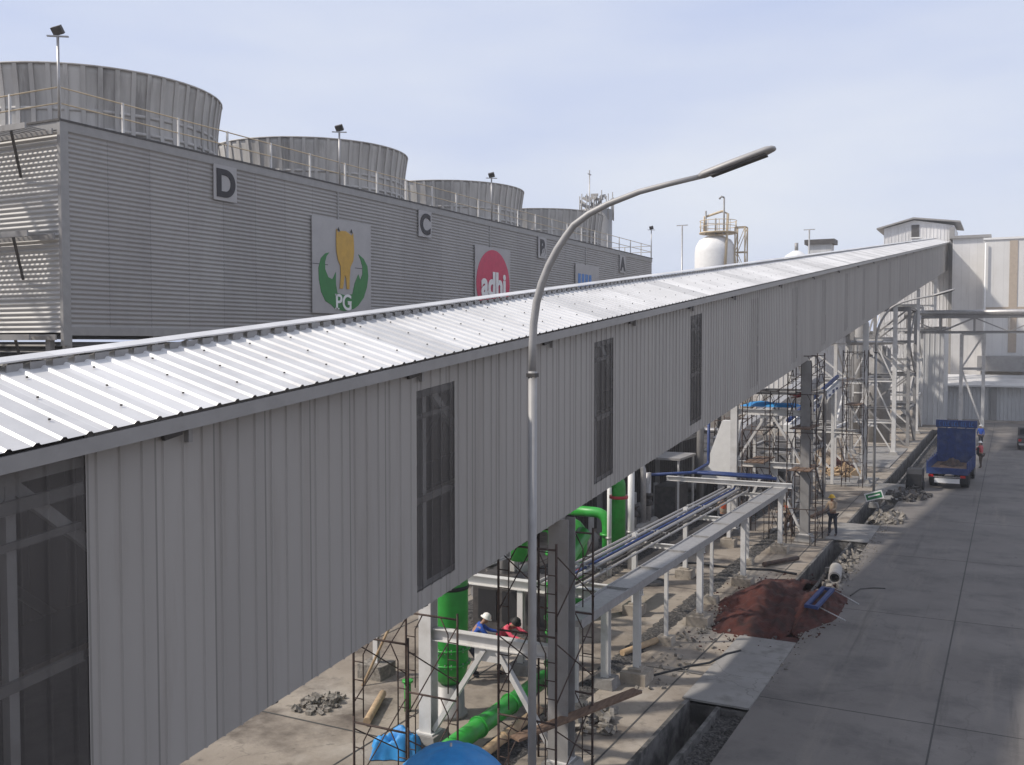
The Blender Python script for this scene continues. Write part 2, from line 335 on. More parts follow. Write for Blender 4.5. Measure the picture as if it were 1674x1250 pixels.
# thin paving slabs laid over the drain and along the road edge
mb = MB()
mb.rng(-7.0, XR - .003, 22.9, 28.6, -.05, .05); mb.rng(-7.2, XR - .003, 44.6, 49, -.05, .04); mb.rng(-7.1, XR - .003, 57.5, 64, -.05, .04)
mb.rng(-10.4, -7.4, 62, 66.5, 0, .06); mb.rng(-10.4, -7.4, 72, 86, 0, .06)
mb.build('concrete_pavement', M['slab'], kind='structure')
mb = MB()
for x in (-1.4, 2.6, 6.6): mb.rng(x - .02, x + .02, -60, 118, .014, .017)
y = -22.6
while y < 118: mb.rng(XR + .02, 9.4, y, y + .03, .0145, .0165); y += 9.3
mb.build('road_joint', M['joint'], kind='structure')
mb = MB()
for x0, x1, yy in ((-20, -12, 17.6), (-12.2, -7, 24.8), (-12.2, -7, 33.4), (-8.9, -7.0, 38.0), (-24, -7, 14.2)): mb.rng(x0, x1, yy, yy + .05, .004, .008)
for xx, y0, y1 in ((-12.3, 8, 60), (-7.55, 12, 60), (-16.5, 8, 40)): mb.rng(xx, xx + .04, y0, y1, .0045, .0085)
mb.build('yard_joint', M['joint'], kind='structure')

# ------------------------------------------------------------------ cooling tower
TX, TB, T0, T1, TZ, TBZ = -28.6, -43.8, 22.7, 83.5, 16.2, 8.95
ct = thing('cooling_tower', 'long grey corrugated cooling tower with four round fan stacks on its roof', 'cooling tower', (TX, T0, 0))
def corr(mb, o, U, Nn, z0, z1, pitch, amp):
    """horizontal corrugations running along U"""
    z = z0; pr = []; k = 0; st = pitch / 6
    while z < z1:
        pr.append((z, amp * (math.cos(2 * math.pi * (z - z0) / pitch)))); z += st
    o = Vector(o); U = Vector(U); Nn = Vector(Nn); vs = []
    for z, d in pr: p = o + Nn * d + Vector((0, 0, z)); vs += [p, p + U]
    mb.add(vs, [(2 * i, 2 * i + 1, 2 * i + 3, 2 * i + 2) for i in range(len(pr) - 1)], True)
mb = MB(); corr(mb, (TX, T0, 0), (0, T1 - T0, 0), (1, 0, 0), TBZ + .3, TZ - .35, .165, .022); mb.build('long_wall', M['tower'], ct)
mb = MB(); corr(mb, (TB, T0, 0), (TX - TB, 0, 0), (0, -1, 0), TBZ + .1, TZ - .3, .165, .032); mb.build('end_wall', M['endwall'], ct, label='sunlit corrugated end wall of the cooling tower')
mb = MB(); mb.rng(TB, TX - .05, T1 - .04, T1, TBZ, TZ - .1); mb.rng(TB - .04, TB, T0, T1, TBZ, TZ - .1); mb.build('rear_wall', M['tower'], ct)
mb = MB(); mb.rng(TX - .1, TX + .045, T0 + .26, T1, TZ - .36, TZ - .05); mb.rng(TX - .1, TX + .045, T0 + .26, T1, TBZ, TBZ + .3)
mb.rng(TB, TX - .08, T0 - .05, T0 + .05, TZ - .34, TZ - .05); mb.rng(TX - .1, TX + .05, T0 - .06, T0 + .26, TBZ - .35, TZ - .05)
for k in range(1, 4): mb.rng(TX - .1, TX + .036, T0 + 15.2 * k - .05, T0 + 15.2 * k + .05, TBZ + .3, TZ - .36)
mb.build('corner_trim', M['trim'], ct)
mb = MB(); mb.rng(TB - .05, TX + .07, T0 - .09, T1 + .05, TZ - .05, TZ + .02); mb.build('roof_deck', M['dark'], ct)
mb = MB(); mb.rng(TB + .3, TX - .6, T0 + .4, T1 - .2, 1.6, 8.6); mb.build('louvre_core', M['dark_in'], ct)
mb = MB()
for i in range(30):
    z = 2 + i * .235; mb.add([(TX - .55, T0 + .3, z + .15), (TX - .55, T1 - .2, z + .15), (TX - .25, T1 - .2, z), (TX - .25, T0 + .3, z)], [(0, 1, 2, 3)])
    mb.add([(TB, T0 + .35, z + .15), (TX - .3, T0 + .35, z + .15), (TX - .3, T0 + .1, z), (TB, T0 + .1, z)], [(0, 3, 2, 1)])
mb.build('louvres', M['steel'], ct)
mb = MB(); mb.rng(TB - .2, TX + .2, T0 - .2, T1 + .2, 0, 1.5); mb.build('basin', M['drain'], ct)
for k in range(17):
    yy = T0 + .2 + k * 3.775; MB().rng(TX - .2, TX, yy - .12, yy + .12, 1.5, TBZ).build('column', M['steel'], ct)
for k in range(5):
    xx = TB + .5 + k * 3.5; MB().rng(xx - .12, xx + .12, T0 - .1, T0 + .08, 1.5, TBZ).build('column', M['steel'], ct)
for cell in range(4):
    cx, cy = -36.2, T0 + 7.5 + 15.2 * cell
    NR = 56; prof = []
    for i in range(13):
        h = i / 12; r = 5.5 - .16 * math.sin(math.pi * min(1, h * 1.02) ** .8) + .06 * h * h; prof.append((r, h * 3.2))
    m1 = MB(); m1.lathe((cx, cy, TZ), prof + [(prof[-1][0] - .07, 3.2), (5.1, 1.5), (5.15, 0)], NR * 2, caps=False)
    st = m1.build('fan_stack', M['stack'], ct)
    m2 = MB()
    for k in range(NR):
        t = 2 * math.pi * (k + .5) / NR; ca, sa = math.cos(t), math.sin(t); hw = .085; vs = []
        for r, z in prof:
            for s_, rr in ((-1, r - .01), (-1, r + .055), (1, r + .055), (1, r - .01)):
                vs.append((cx + rr * ca - s_ * hw * sa, cy + rr * sa + s_ * hw * ca, TZ + z))
        m2.add(vs, [(4 * i + j, 4 * i + j + 1, 4 * i + j + 5, 4 * i + j + 4) for i in range(12) for j in range(3)])
    m2.build('rib', M['stackrib'], st)
    m3 = MB()
    for z in (.1, .75, 1.45): 
        rr = 5.5 - .16 * math.sin(math.pi * (z / 3.2) ** .8); m3.lathe((cx, cy, TZ + z), [(rr - .02, 0), (rr + .05, 0), (rr + .05, .13), (rr - .02, .13)], NR, caps=False)
    m3.lathe((cx, cy, TZ + 3.16), [(5.53, 0), (5.63, 0), (5.63, .06), (5.5, .06)], NR, caps=False)
    m3.build('band', M['stackrib'], st)
gr = MB()
for z in (.55, 1.08):
    gr.tube([(TX - .05, T0, TZ + z), (TX - .05, T1, TZ + z)], .024, 6); gr.tube([(TX - .05, T0, TZ + z), (TB, T0, TZ + z)], .026, 6)
    gr.tube([(TX - .05, T1, TZ + z), (TB, T1, TZ + z)], .024, 6)
grail = gr.build('guard_rail', M['ochre'], ct)
for k in range(24): MB().bar((TX - .05, T0 + .02 + k * 2.64, TZ), (TX - .05, T0 + .02 + k * 2.64, TZ + 1.12), .07).build('post', M['white'], grail)
for k in range(1, 7):
    MB().bar((TX - .05 - k * 2.5, T0, TZ), (TX - .05 - k * 2.5, T0, TZ + 1.12), .07).build('post', M['white'], grail)
    MB().bar((TX - .05 - k * 2.5, T1, TZ), (TX - .05 - k * 2.5, T1, TZ + 1.12), .07).build('post', M['white'], grail)
# stair tower with landings against the end wall
sx = thing('stair_tower', 'dark steel stair tower with landings against the sunlit end of the cooling tower', 'stair tower', (-34, 21.4, 0))
for z in (TZ - .35, 12.35, 8.95, 5.3, 2):
    p = MB(); k = 0
    for i in range(36): p.rng(-38 + i * .255, -37.93 + i * .255, 21.53, 22.45, z - .03, z)
    for yy in (21.5, 22.5): p.rng(-38, -28.75, yy - .03, yy + .03, z - .16, z + .03)
    p.rng(-35.2, -31.0, 14.3, 15.5, z - .08, z)
    for yy in (15.5, 17.5, 19.5): p.rng(-31.3, -31.2, yy, yy + .1, z - .15, z)
    p.rng(-31.32, -31.2, 14.3, 21.5, z - .16, z); p.rng(-35.2, -35.08, 14.3, 21.5, z - .16, z)
    p.build('landing', M['steel'], sx)
    r_ = MB()
    for dz in (.5, 1.0): r_.tube([(-38, 21.5, z + dz), (-35.2, 21.5, z + dz), (-35.2, 14.3, z + dz), (-31.2, 14.3, z + dz), (-31.2, 21.5, z + dz), (-30.2, 21.5, z + dz)], .025, 6)
    for k in range(5): r_.tube([(-31.2, 14.4 + k * 1.7, z), (-31.2, 14.4 + k * 1.7, z + 1)], .022, 6)
    r_.build('hand_rail', M['ochre'], sx)
for z0, z1, d in ((12.35, TZ - .35, 1), (8.95, 12.35, -1), (5.3, 8.95, 1), (2, 5.3, -1), (0, 2, 1)):
    f_ = MB(); ya, yb = (15.5, 21.4) if d > 0 else (21.4, 15.5); xc = -32.0 if d > 0 else -34.0
    for dx in (-.5, .5): f_.bar((xc + dx, ya, z0), (xc + dx, yb, z1), .05, .22)
    n_ = int((z1 - z0) / .2)
    for k in range(n_):
        t = (k + .5) / n_; f_.box((xc, ya + (yb - ya) * t, z0 + (z1 - z0) * t), (1.0, .24, .03))
    f_.build('stair_flight', M['steel'], sx)
    r_ = MB()
    for dz in (.55, 1.0):
        for dx in (-.5, .5): r_.tube([(xc + dx, ya, z0 + dz), (xc + dx, yb, z1 + dz)], .022, 6)
    r_.build('hand_rail', M['ochre'], sx)
for xx, yy in ((-35.14, 14.4), (-31.26, 14.4), (-35.14, 21.3), (-31.26, 21.3), (-37.9, 22.0)):
    MB().hbeam((xx, yy, 0), (xx, yy, TZ - .2), .16).build('column', M['steel'], sx)
for z in (TZ - .5, 12.2, 8.8):
    MB().bar((-29.6, 21.6, z), (-30.5, 22.6, z - 1.3), .08).build('brace', M['dark'], sx)

# letter panels and logo boards on the long wall (plane x = TX)
PX = TX + .06
def board(name, label, cat, yc, zc, wy, hz, group=None):
    b = thing(name, label, cat, (PX, yc, zc - hz / 2), group)
    MB().rng(PX, PX + .04, yc - wy / 2, yc + wy / 2, zc - hz / 2, zc + hz / 2).build('panel', M['panel'], b)
    return b
for i, (ch, lb) in enumerate((('D', 'grey panel with a black letter D on the nearest bay of the corrugated tower'), ('C', 'grey panel with a black letter C on the second bay of the corrugated tower'),
                             ('B', 'grey panel with a black letter B on the third bay of the corrugated tower'), ('A', 'grey panel with a black letter A on the farthest bay of the corrugated tower'))):
    yc = 30.35 + 15.2 * i - (.25 if i == 2 else 0)
    b = board('letter_sign', lb, 'sign', yc, 15.15, 1.3, 1.42, 'letter panels on the cooling tower wall')
    text_mesh(ch, 1.5, (PX + .055, yc, 14.63), (0, 1, 0), (0, 0, 1), (1, 0, 0), M['char'], b, 'letter', offset=.055, ext=.012)
def shape(b, pts, yc, zc, sz, m, name, d=.02, lift=.04):
    p = [(PX + lift, yc + (u - .5) * sz[0], zc + (v - .5) * sz[1]) for u, v in pts]
    return MB().prism(p, (1, 0, 0), d).build(name, m, b)
yc, zc, sz = 38.15, 12.3, (4.6, 4.45)
b = board('logo_board', 'large grey board with a gold figure between green leaves above the letters PG', 'logo board', yc, zc, *sz, group='logo boards on the cooling tower wall')
shape(b, [(.27, .64), (.205, .625), (.135, .57), (.095, .47), (.10, .35), (.135, .22), (.20, .13), (.30, .09), (.36, .05), (.52, .03), (.68, .06), (.76, .10), (.86, .19), (.92, .31), (.945, .43), (.93, .54), (.86, .62), (.77, .66), (.81, .60), (.84, .53), (.84, .45), (.80, .38), (.765, .44), (.70, .34), (.66, .22), (.54, .20), (.40, .22), (.375, .31), (.375, .44), (.32, .36), (.25, .38), (.20, .46), (.20, .54), (.225, .60)], yc, zc, sz, M['logo_green'], 'leaf_emblem')
shape(b, [(.385, .90), (.41, .86), (.46, .885), (.54, .89), (.60, .87), (.645, .85), (.67, .88), (.68, .80), (.685, .68), (.67, .58), (.62, .51), (.605, .40), (.60, .27), (.555, .27), (.545, .38), (.52, .42), (.49, .27), (.435, .27), (.455, .40), (.45, .51), (.41, .57), (.385, .66), (.38, .78)], yc, zc, sz, M['gold'], 'gold_figure', lift=.062)
for u in (.42, .64): shape(b, [(u - .02, .885), (u + .02, .875), (u - .005, .92)], yc, zc, sz, M['black'], 'horn', lift=.085, d=.012)
text_mesh('PG', 1.05, (PX + .072, yc, zc - 2.02), (0, 1, 0), (0, 0, 1), (1, 0, 0), M['offwhite'], b, 'lettering', offset=.015, ext=.01)
sf = MB()
for u in (-.53, ): 
    sf.rng(PX + .062, PX + .082, yc - .66, yc - .36, zc - 2.02, zc - 1.95); sf.rng(PX + .062, PX + .082, yc - .66, yc - .5, zc - 1.36, zc - 1.29)
sf.rng(PX + .062, PX + .082, yc + .32, yc + .62, zc - 1.66, zc - 1.6)
sf.build('serif', M['offwhite'], b)
MB().rng(PX + .04, PX + .043, yc - 2.3, yc - 1.15, zc + .02, zc + .05).rng(PX + .04, PX + .043, yc + .95, yc + 1.55, zc + .02, zc + .05).build('panel_seam', M['char'], b)
yc = 53.4
b = board('logo_board', 'grey board with a crimson disc and rounded white lowercase lettering', 'logo board', yc, zc, *sz, group='logo boards on the cooling tower wall')
shape(b, [(.5 + .47 * math.cos(t * math.pi / 24), .5 + .47 * math.sin(t * math.pi / 24)) for t in range(48)], yc, zc, sz, M['crimson'], 'disc')
text_mesh('adhi', 2.05, (PX + .09, yc, zc - .72), (0, 1, 0), (0, 0, 1), (1, 0, 0), M['offwhite'], b, 'lettering', offset=.075, ext=.012, sx=.94)
yc = 68.5
b = board('logo_board', 'grey board with vertical blue stripes and a small blue arrow near the far end', 'logo board', yc, zc, *sz, group='logo boards on the cooling tower wall')
for k in range(4): shape(b, [(.1 + k * .15, .22), (.2 + k * .15, .22), (.2 + k * .15, .84), (.1 + k * .15, .84)], yc, zc, sz, M['logo_blue'], 'stripe')
shape(b, [(.70, .3), (.78, .3), (.86, .44), (.97, .44), (.97, .56), (.86, .56), (.78, .7), (.70, .7)], yc, zc, sz, M['logo_blue'], 'arrow')

# floodlights standing on the tower roof edge
def flood(y, h, label, r=.045, x=TX - .02, z=TZ):
    f_ = thing('floodlight', label, 'floodlight', (x, y, z), 'floodlights along the cooling tower roof')
    MB().tube([(x, y, z), (x, y, z + h)], r, 8).build('pole', M['galv'], f_)
    MB().bar((x - .28, y - .2, z + h), (x + .28, y + .2, z + h), .09, .04).build('bracket', M['galv'], f_)
    m_ = Matrix.Rotation(R(35), 3, 'X') @ Matrix.Rotation(R(20), 3, 'Z')
    MB().box((x, y, z + h + .19), (.36, .14, .28), m=m_).build('lamp_head', M['dark'], f_)
    return f_
flood(T0 - .02, 2.75, 'floodlight on the nearest roof corner of the cooling tower')
flood(38.1, 2.5, 'floodlight in front of the second fan stack')
flood(53.4, 2.6, 'floodlight in front of the third fan stack')
flood(T0 + 60.7, 2.5, 'floodlight on the far roof corner of the cooling tower')
f_ = thing('roof_mast', 'tall thin mast in front of the farthest fan stack', 'mast', (TX - .2, 69.5, TZ))
MB().tube([(TX - .2, 69.5, TZ), (TX - .2, 69.5, TZ + 5.6)], .05, 8).build('pole', M['galv'], f_); MB().tube([(TX - .2, 69.2, TZ + 5.3), (TX - .2, 69.8, TZ + 5.3)], .04, 6).build('crossbar', M['galv'], f_)

# ------------------------------------------------------------------ inclined conveyor gallery
SL = .104
ge = lambda x, y, z: (x, y, z + SL * y)
GX0, GX1, GXR, EX = -11.2, -7.9, -9.55, -7.66
GB, GE, GR = 3.368, 7.19, 7.735
G0, G1 = -8.63, 146.7
gal = thing('conveyor_gallery', 'long grey sheet metal conveyor gallery rising from the foreground to the far head house', 'conveyor gallery', (GXR, G0, 0))
PT = .28; UU = (0, 1, SL)
wl = MB(); wf = MB(); rf = MB(); rb = MB()
VR = Vector((EX - GXR, 0, GE - GR)); VRb = Vector((-(EX - GXR), 0, GE - GR)); NRr = Vector((.28, 0, .96)); NRl = Vector((-.28, 0, .96))
wins = [5.36 + 7 * k for k in range(-2, 21)]
prev = G0
for k, y0 in enumerate(wins + [G1]):
    wl.ribbed(ge(GX1, prev, GB), UU, (0, 0, GE - GB + .02), (1, 0, 0), y0 - prev, PT, .05, .02, off=.105)
    rf.ribbed(ge(GXR, prev, GR), UU, VR, NRr, y0 - prev, PT, .08, .024, off=.1)
    rb.ribbed(ge(GXR, prev, GR), UU, VRb, NRl, y0 - prev, PT, .08, .024, off=.1)
    if y0 == G1: break
    y1 = y0 + 4 * PT
    wl.ribbed(ge(GX1, y0, GB), UU, (0, 0, .28), (1, 0, 0), 4 * PT, PT, .05, .02, off=.105)
    if k != 2: wl.ribbed(ge(GX1, y0, GE - .5), UU, (0, 0, .52), (1, 0, 0), 4 * PT, PT, .05, .02, off=.105)
    wn = MB().ribbed(ge(GX1 - .01, y0, GB + .28), UU, (0, 0, GE - GB - (.78 if k != 2 else .27)), (1, 0, 0), 4 * PT, PT, .06, .025, off=.105).build('window', M['window'] if k < 6 else M['greysheet'], gal)
    fr = MB()
    for zz, hh, xx in ((GB + .2, .12, -.05), (GB + 1.62, .1, -.09), (GE - .56, .12, -.05), (GB + 2.9, .07, -.09)): fr.bar(ge(GX1 + xx, y0, zz), ge(GX1 + xx, y1, zz), .05, hh)
    fr.build('window_frame', M['trim'], wn)
    MB().ribbed(ge(GXR, y0, GR), UU, VR, NRr, 4 * PT, PT, .08, .024, off=.1).build('skylight', M['skylight'], gal)
    rb.ribbed(ge(GXR, y0, GR), UU, VRb, NRl, 4 * PT, PT, .08, .024, off=.1)
    prev = y1
wl.build('side_wall', M['wall'], gal)
wf.ribbed(ge(GX0, G0, GB), UU, (0, 0, GE - GB), (-1, 0, 0), G1 - G0, PT, .05, .02, off=.1); wf.build('rear_side_wall', M['wall'], gal)
rf.build('roof', M['roof'], gal); rb.build('rear_roof', M['roof'], gal)
c_ = MB()
vs = []
for y in (G0 - .1, G1):
    for dx, dz in ((-.17, -.005), (0, .06), (.17, .03), (.17, .045), (0, .085), (-.17, .02)): vs.append(ge(GXR + dx, y, GR + dz + .02))
c_.add(vs, [(i, (i + 1) % 6, 6 + (i + 1) % 6, 6 + i) for i in range(6)] + [(5, 4, 3, 2, 1, 0), (6, 7, 8, 9, 10, 11)])
k = G0 + .19
c_.build('ridge_cap', M['roof'], gal)
n_ = MB(); y = G0 + .24
while y < 90:                       # notched closure strip below the cap
    n_.add([ge(GXR + .175, y, GR - .055), ge(GXR + .175, y + PT - .085, GR - .055), ge(GXR + .175, y + PT - .085, GR + .028), ge(GXR + .175, y, GR + .028)], [(0, 1, 2, 3)]); y += PT
n_.build('ridge_closure', M['steel'], gal)
e_ = MB(); e_.bar(ge(EX - .02, G0, GE - .11), ge(EX - .02, G1, GE - .11), .04, .15); e_.bar(ge(-11.42, G0, GE - .11), ge(-11.42, G1, GE - .11), .04, .15)
e_.build('eave_gutter', M['trim'], gal)
bk = 0; y = 7.75
while y < 120:
    o = MB(); o.rng(GX1 + .03, GX1 + .09, y - .03, y + .03, GE + SL * y - .36, GE + SL * y - .2).build('eave_bracket', M['trim'], gal)
    MB().bar(ge(GX1 + .05, y - .35, GE - .25), ge(GX1 + .05, y - .1, GE - .23), .05, .06).build('cable_box', M['dark'], gal)
    y += 4.66 if y < 30 else 7
sc = MB(); y = G0 + .3; i = 0
while y < 60:
    for j, t in enumerate((.22, .5, .78)):
        if (i + j) % 3 == 0:
            p = Vector(ge(GXR, y, GR)) + VR * t; sc.box(tuple(p + Vector((0, 0, .02))), (.018, .018, .02))
    y += PT; i += 1
sc.build('roof_screws', M['dark'], gal, kind='stuff')
fl = MB(); fl.bar(ge((GX0 + GX1) / 2, G0, GB + .14), ge((GX0 + GX1) / 2, G1, GB + .14), 3.1, .1); fl.build('floor', M['dark'], gal)
bl = MB(); bl.bar(ge(-10, G0, GB + 1.1), ge(-10, G1, GB + 1.1), 1.1, .06); bl.build('conveyor_belt', M['belt'], gal)
for xx in (GX1 - .17, GX0 + .17):
    t_ = MB(); y = G0 + .4; i = 0
    t_.bar(ge(xx, G0, GB + .16), ge(xx, G1, GB + .16), .14, .16); t_.bar(ge(xx, G0, GE - .3), ge(xx, G1, GE - .3), .14, .14)
    while y < G1 - 3.5:
        t_.bar(ge(xx, y, GB + .16), ge(xx, y, GE - .3), .1); a_, b_ = (GB + .2, GE - .35) if i % 2 else (GE - .35, GB + .2)
        t_.bar(ge(xx, y, a_), ge(xx, y + 3.5, b_), .08, .12); y += 3.5; i += 1
    t_.build('truss', M['white'], gal)
u_ = MB(); y = G0 + .4
while y < G1 - 3.5: u_.bar(ge(GX0 + .1, y, GB), ge(GX1 - .1, y, GB), .12, .16); y += 3.5
u_.build('floor_beams', M['dark'], gal)

# trestle bents under the gallery
def bent(y, label, levels, wr=.3, kr=True, cr=M['white'], cl=M['white'], top_gap=0):
    t = thing('trestle', label, 'trestle', ((GX0 + GX1) / 2, y, 0), 'steel trestles carrying the conveyor gallery')
    zt = GB + SL * y - .02; L_ = []
    L_.append(('column', (GX0 + .1, y, .3), (GX0 + .1, y, zt), ('I', .3, .3), cl)); L_.append(('column', (GX1 - .05, y, .3), (GX1 - .05, y, zt), ('I', wr, .36), cr))
    zb = .35; xm = (GX0 + GX1) / 2
    for z in levels:
        L_.append(('beam', (GX0 + .25, y, z), (GX1 - .2, y, z), ('I', .2, .26)))
        L_.append(('brace', (GX0 + .25, y, zb), (xm - .15, y, z - .15), ('B', .13, .1))); L_.append(('brace', (GX1 - .2, y, zb), (xm + .15, y, z - .15), ('B', .13, .1)))
        MB().rng(xm - .4, xm + .4, y - .012, y + .012, z - .42, z - .131).build('gusset', M['white'], t)
        zb = z + .15
    members(t, M['white'], L_)
    for x in (GX0 + .1, GX1 - .05):
        frusta(x, y, 0, .8, .6, .28).build('footing', M['slab'], t); MB().rng(x - .22, x + .22, y - .22, y + .22, .28, .31).build('base_plate', M['white'], t)
    return t
bent(17.8, 'nearest white trestle under the gallery beside the green vessel', [2.45], .44, cr=M['steel'])
bent(44.0, 'second trestle with a dark right column wrapped by scaffolding', [3.25, 5.6], .38, cr=M['steel'])
bent(63.5, 'third trestle from the camera, beside the second street lamp', [3.2, 6.3], .3, cl=M['white'])
bent(80.5, 'fourth trestle with a slender white right column reaching the paving', [2.6, 5.8, 9.0], .3, cl=M['steel'])
bent(101, 'fifth trestle with stacked braces near the parked truck', [3, 6.5, 10], .3)
bent(124, 'farthest trestle next to the head house', [3, 6.5, 10, 13], .3)

# ------------------------------------------------------------------ street lamps
def lamp(x, y, label, h=0.):
    t = thing('street_lamp', label, 'street lamp', (x, y, 0), 'curved street lamps along the road')
    frusta(x, y, 0, .5, .4, .25).build('footing', M['slab'], t)
    MB().tube([(x, y, .25), (x, y, 8.25)], .068, 16).build('pole', M['lamp_grey'], t)
    arc = [(0, 8.2), (.0, 8.65), (.02, 9.0), (.07, 9.33), (.16, 9.63), (.28, 9.9), (.42, 10.14), (.56, 10.33), (.7, 10.5), (.95, 10.66), (1.26, 10.79), (1.76, 10.94), (2.2, 11.02), (2.72, 11.1)]
    up_ = MB().tube([(x + a, y, b) for a, b in arc], [.062] * 4 + [.062, .06, .058, .056, .053, .05, .047, .044, .041, .038], 16).build('arm', M['lamp_grey'], t)
    hd = thing_part = MB()
    d = Vector((1.03, 0, .30)).normalized(); n_ = Vector((-d.z, 0, d.x)); o = Vector((x + 2.68, y, 11.08)); Ln = 1.12
    sec = [(0, .07, .05), (.06, .10, .07), (.5, .125, .075), (1.0, .13, .07), (1.09, .10, .05), (1.12, .05, .03)]
    vs = []
    for s_, ww, hh in sec:
        for a in range(12):
            th = 2 * math.pi * a / 12; zz = math.sin(th); hh2 = hh * (1.0 if zz > 0 else .55)
            vs.append(o + d * s_ * (Ln / 1.12) + n_ * (zz * hh2 + .01) + Vector((0, 1, 0)) * math.cos(th) * ww)
    hd.add(vs, [(i * 12 + a, i * 12 + (a + 1) % 12, (i + 1) * 12 + (a + 1) % 12, (i + 1) * 12 + a) for i in range(len(sec) - 1) for a in range(12)] + [tuple(range(12))[::-1], tuple(60 + a for a in range(12))], True)
    ho = hd.build('lamp_head', M['lamp_grey'], t)
    ln = MB(); p0 = o + d * .16 - n_ * .03; p1 = o + d * .98 - n_ * .03; ln.bar(p0, p1, .17, .04); ln.build('lens', M['dark'], ho)
    MB().rng(x - .005 - .07, x + .075, y - .075, y + .075, 8.16, 8.22).build('collar', M['dark'], t)
    return t
lamp(-6.72, 13.9, 'near grey street lamp with a curved arm rising in front of the gallery')
lamp(-6.33, 54.6, 'distant street lamp with its arm below the end of the gallery')

# ------------------------------------------------------------------ pipe rack with cable tray, and pipes
rk = thing('pipe_rack', 'white steel pipe rack with a wide silver cable tray on posts in concrete footings', 'pipe rack', (-9.5, 18, 0))
ry = [23.6, 29.3, 34.8, 41.1]
for y in ry:
    MB().hbeam((-8.42, y, .38), (-8.42, y, 2.5), .17).build('post', M['white'], rk)
    MB().rng(-8.76, -8.08, y - .34, y + .34, 0, .3).rng(-8.6, -8.24, y - .2, y + .2, .3, .37).build('footing', M['plinth'], rk)
    MB().hbeam((-10.62, y + .2, .38), (-10.62, y + .2, 2.62), .15).build('post', M['white'], rk)
    MB().rng(-10.92, -10.32, y - .1, y + .5, 0, .32).rng(-10.78, -10.46, y + .04, y + .36, .32, .37).build('footing', M['plinth'], rk)
    MB().hbeam((-10.9, y + .1, 2.3), (-8.3, y + .1, 2.3), .12, .16).build('crossbeam', M['white'], rk)
for x, y in ((-8.75, 27.0), (-9.1, 38.3), (-8.8, 32.0), (-9.0, 21.0)):
    MB().hbeam((x, y, .2), (x, y, 2.4), .1).build('post', M['white'], rk); frusta(x, y, 0, .46, .42, .22).build('footing', M['plinth'], rk)
tr = MB(); tr.rng(-8.78, -8.2, 19.4, 41.4, 2.52, 2.66)
for x in (-8.79, -8.2): tr.rng(x - .015, x + .015, 19.4, 41.4, 2.5, 2.7)
tr.build('cable_tray', M['galv'], rk)
ts = MB()
y = 20
while y < 41.3: ts.rng(-8.80, -8.18, y, y + .03, 2.665, 2.706) ; y += 2.4
ts.build('tray_seams', M['galv'], rk, kind='stuff')
MB().hbeam((-13.4, 41.3, 2.75), (-8.0, 41.3, 2.75), .2, .2).build('end_beam', M['white'], rk)
pipes = [(-10.85, 2.7, .045, 'galv', 'outermost thin silver pipe on the rack, farthest from the road'), (-10.62, 2.7, .055, 'galv', 'second silver pipe from the gallery side of the rack'), (-10.4, 2.69, .05, 'blue', 'blue pipe running between silver pipes along the rack'),
         (-10.2, 2.7, .06, 'galv', 'thick silver pipe just right of the blue one on the rack'), (-10.0, 2.67, .035, 'dark', 'thin dark conduit beside the thick silver pipe'), (-9.82, 2.66, .04, 'galv', 'silver pipe on the rack nearest to the cable tray')]
for x, z, r, m_, lb in pipes:
    t = thing('pipe', lb, 'pipe', (x, 22.6, z), 'pipes running along the rack')
    MB().tube([(x, 22.6, z - .22), (x, 41.2, z - .22), (x, 41.5, z - .1)], r, 8).build('tube', M[m_], t)
    for y in (24.9, 30.6, 36.1): MB().rng(x - r - .015, x + r + .015, y, y + .06, z - .22 - r - .01, z - .22 + r + .012).build('clamp', M['galv'], t)
# blue pipes turning up at the end of the rack
def pipe(name, label, pts, r, m, cat='pipe', fl=(), n=12, fm=None, group=None, bend=True):
    t = thing(name, label, cat, pts[0], group); P = [Vector(p) for p in pts]; out = [P[0]]
    for i in range(1, len(P) - 1):
        a, b, c = P[i - 1], P[i], P[i + 1]; d = min(r * 2.6, (b - a).length * .4, (c - b).length * .4)
        p0 = b + (a - b).normalized() * d; p2 = b + (c - b).normalized() * d
        for k in range(6):
            u = k / 5; out.append(p0 * (1 - u) ** 2 + b * 2 * u * (1 - u) + p2 * u * u)
    out.append(P[-1]); MB().tube(out, r, n).build('tube', m, t)
    for (p, d, rr, th) in fl:
        d = Vector(d).normalized(); p = Vector(p); MB().tube([p - d * th / 2, p + d * th / 2], rr, n).build('flange', fm or m, t)
    return t
pipe('pipe', 'long blue pipe crossing at the end beam and rising beside the white chute', [(-8.7, 41.6, 2.98), (-12.4, 41.9, 2.98), (-12.4, 44.4, 3.1), (-12.4, 44.4, 5.4)], .07, M['blue'])
pipe('pipe', 'second blue pipe laid close behind the first across the end beam', [(-9.0, 42.0, 3.0), (-11.9, 42.2, 3.0), (-13.8, 40.2, 3.0)], .07, M['blue'])

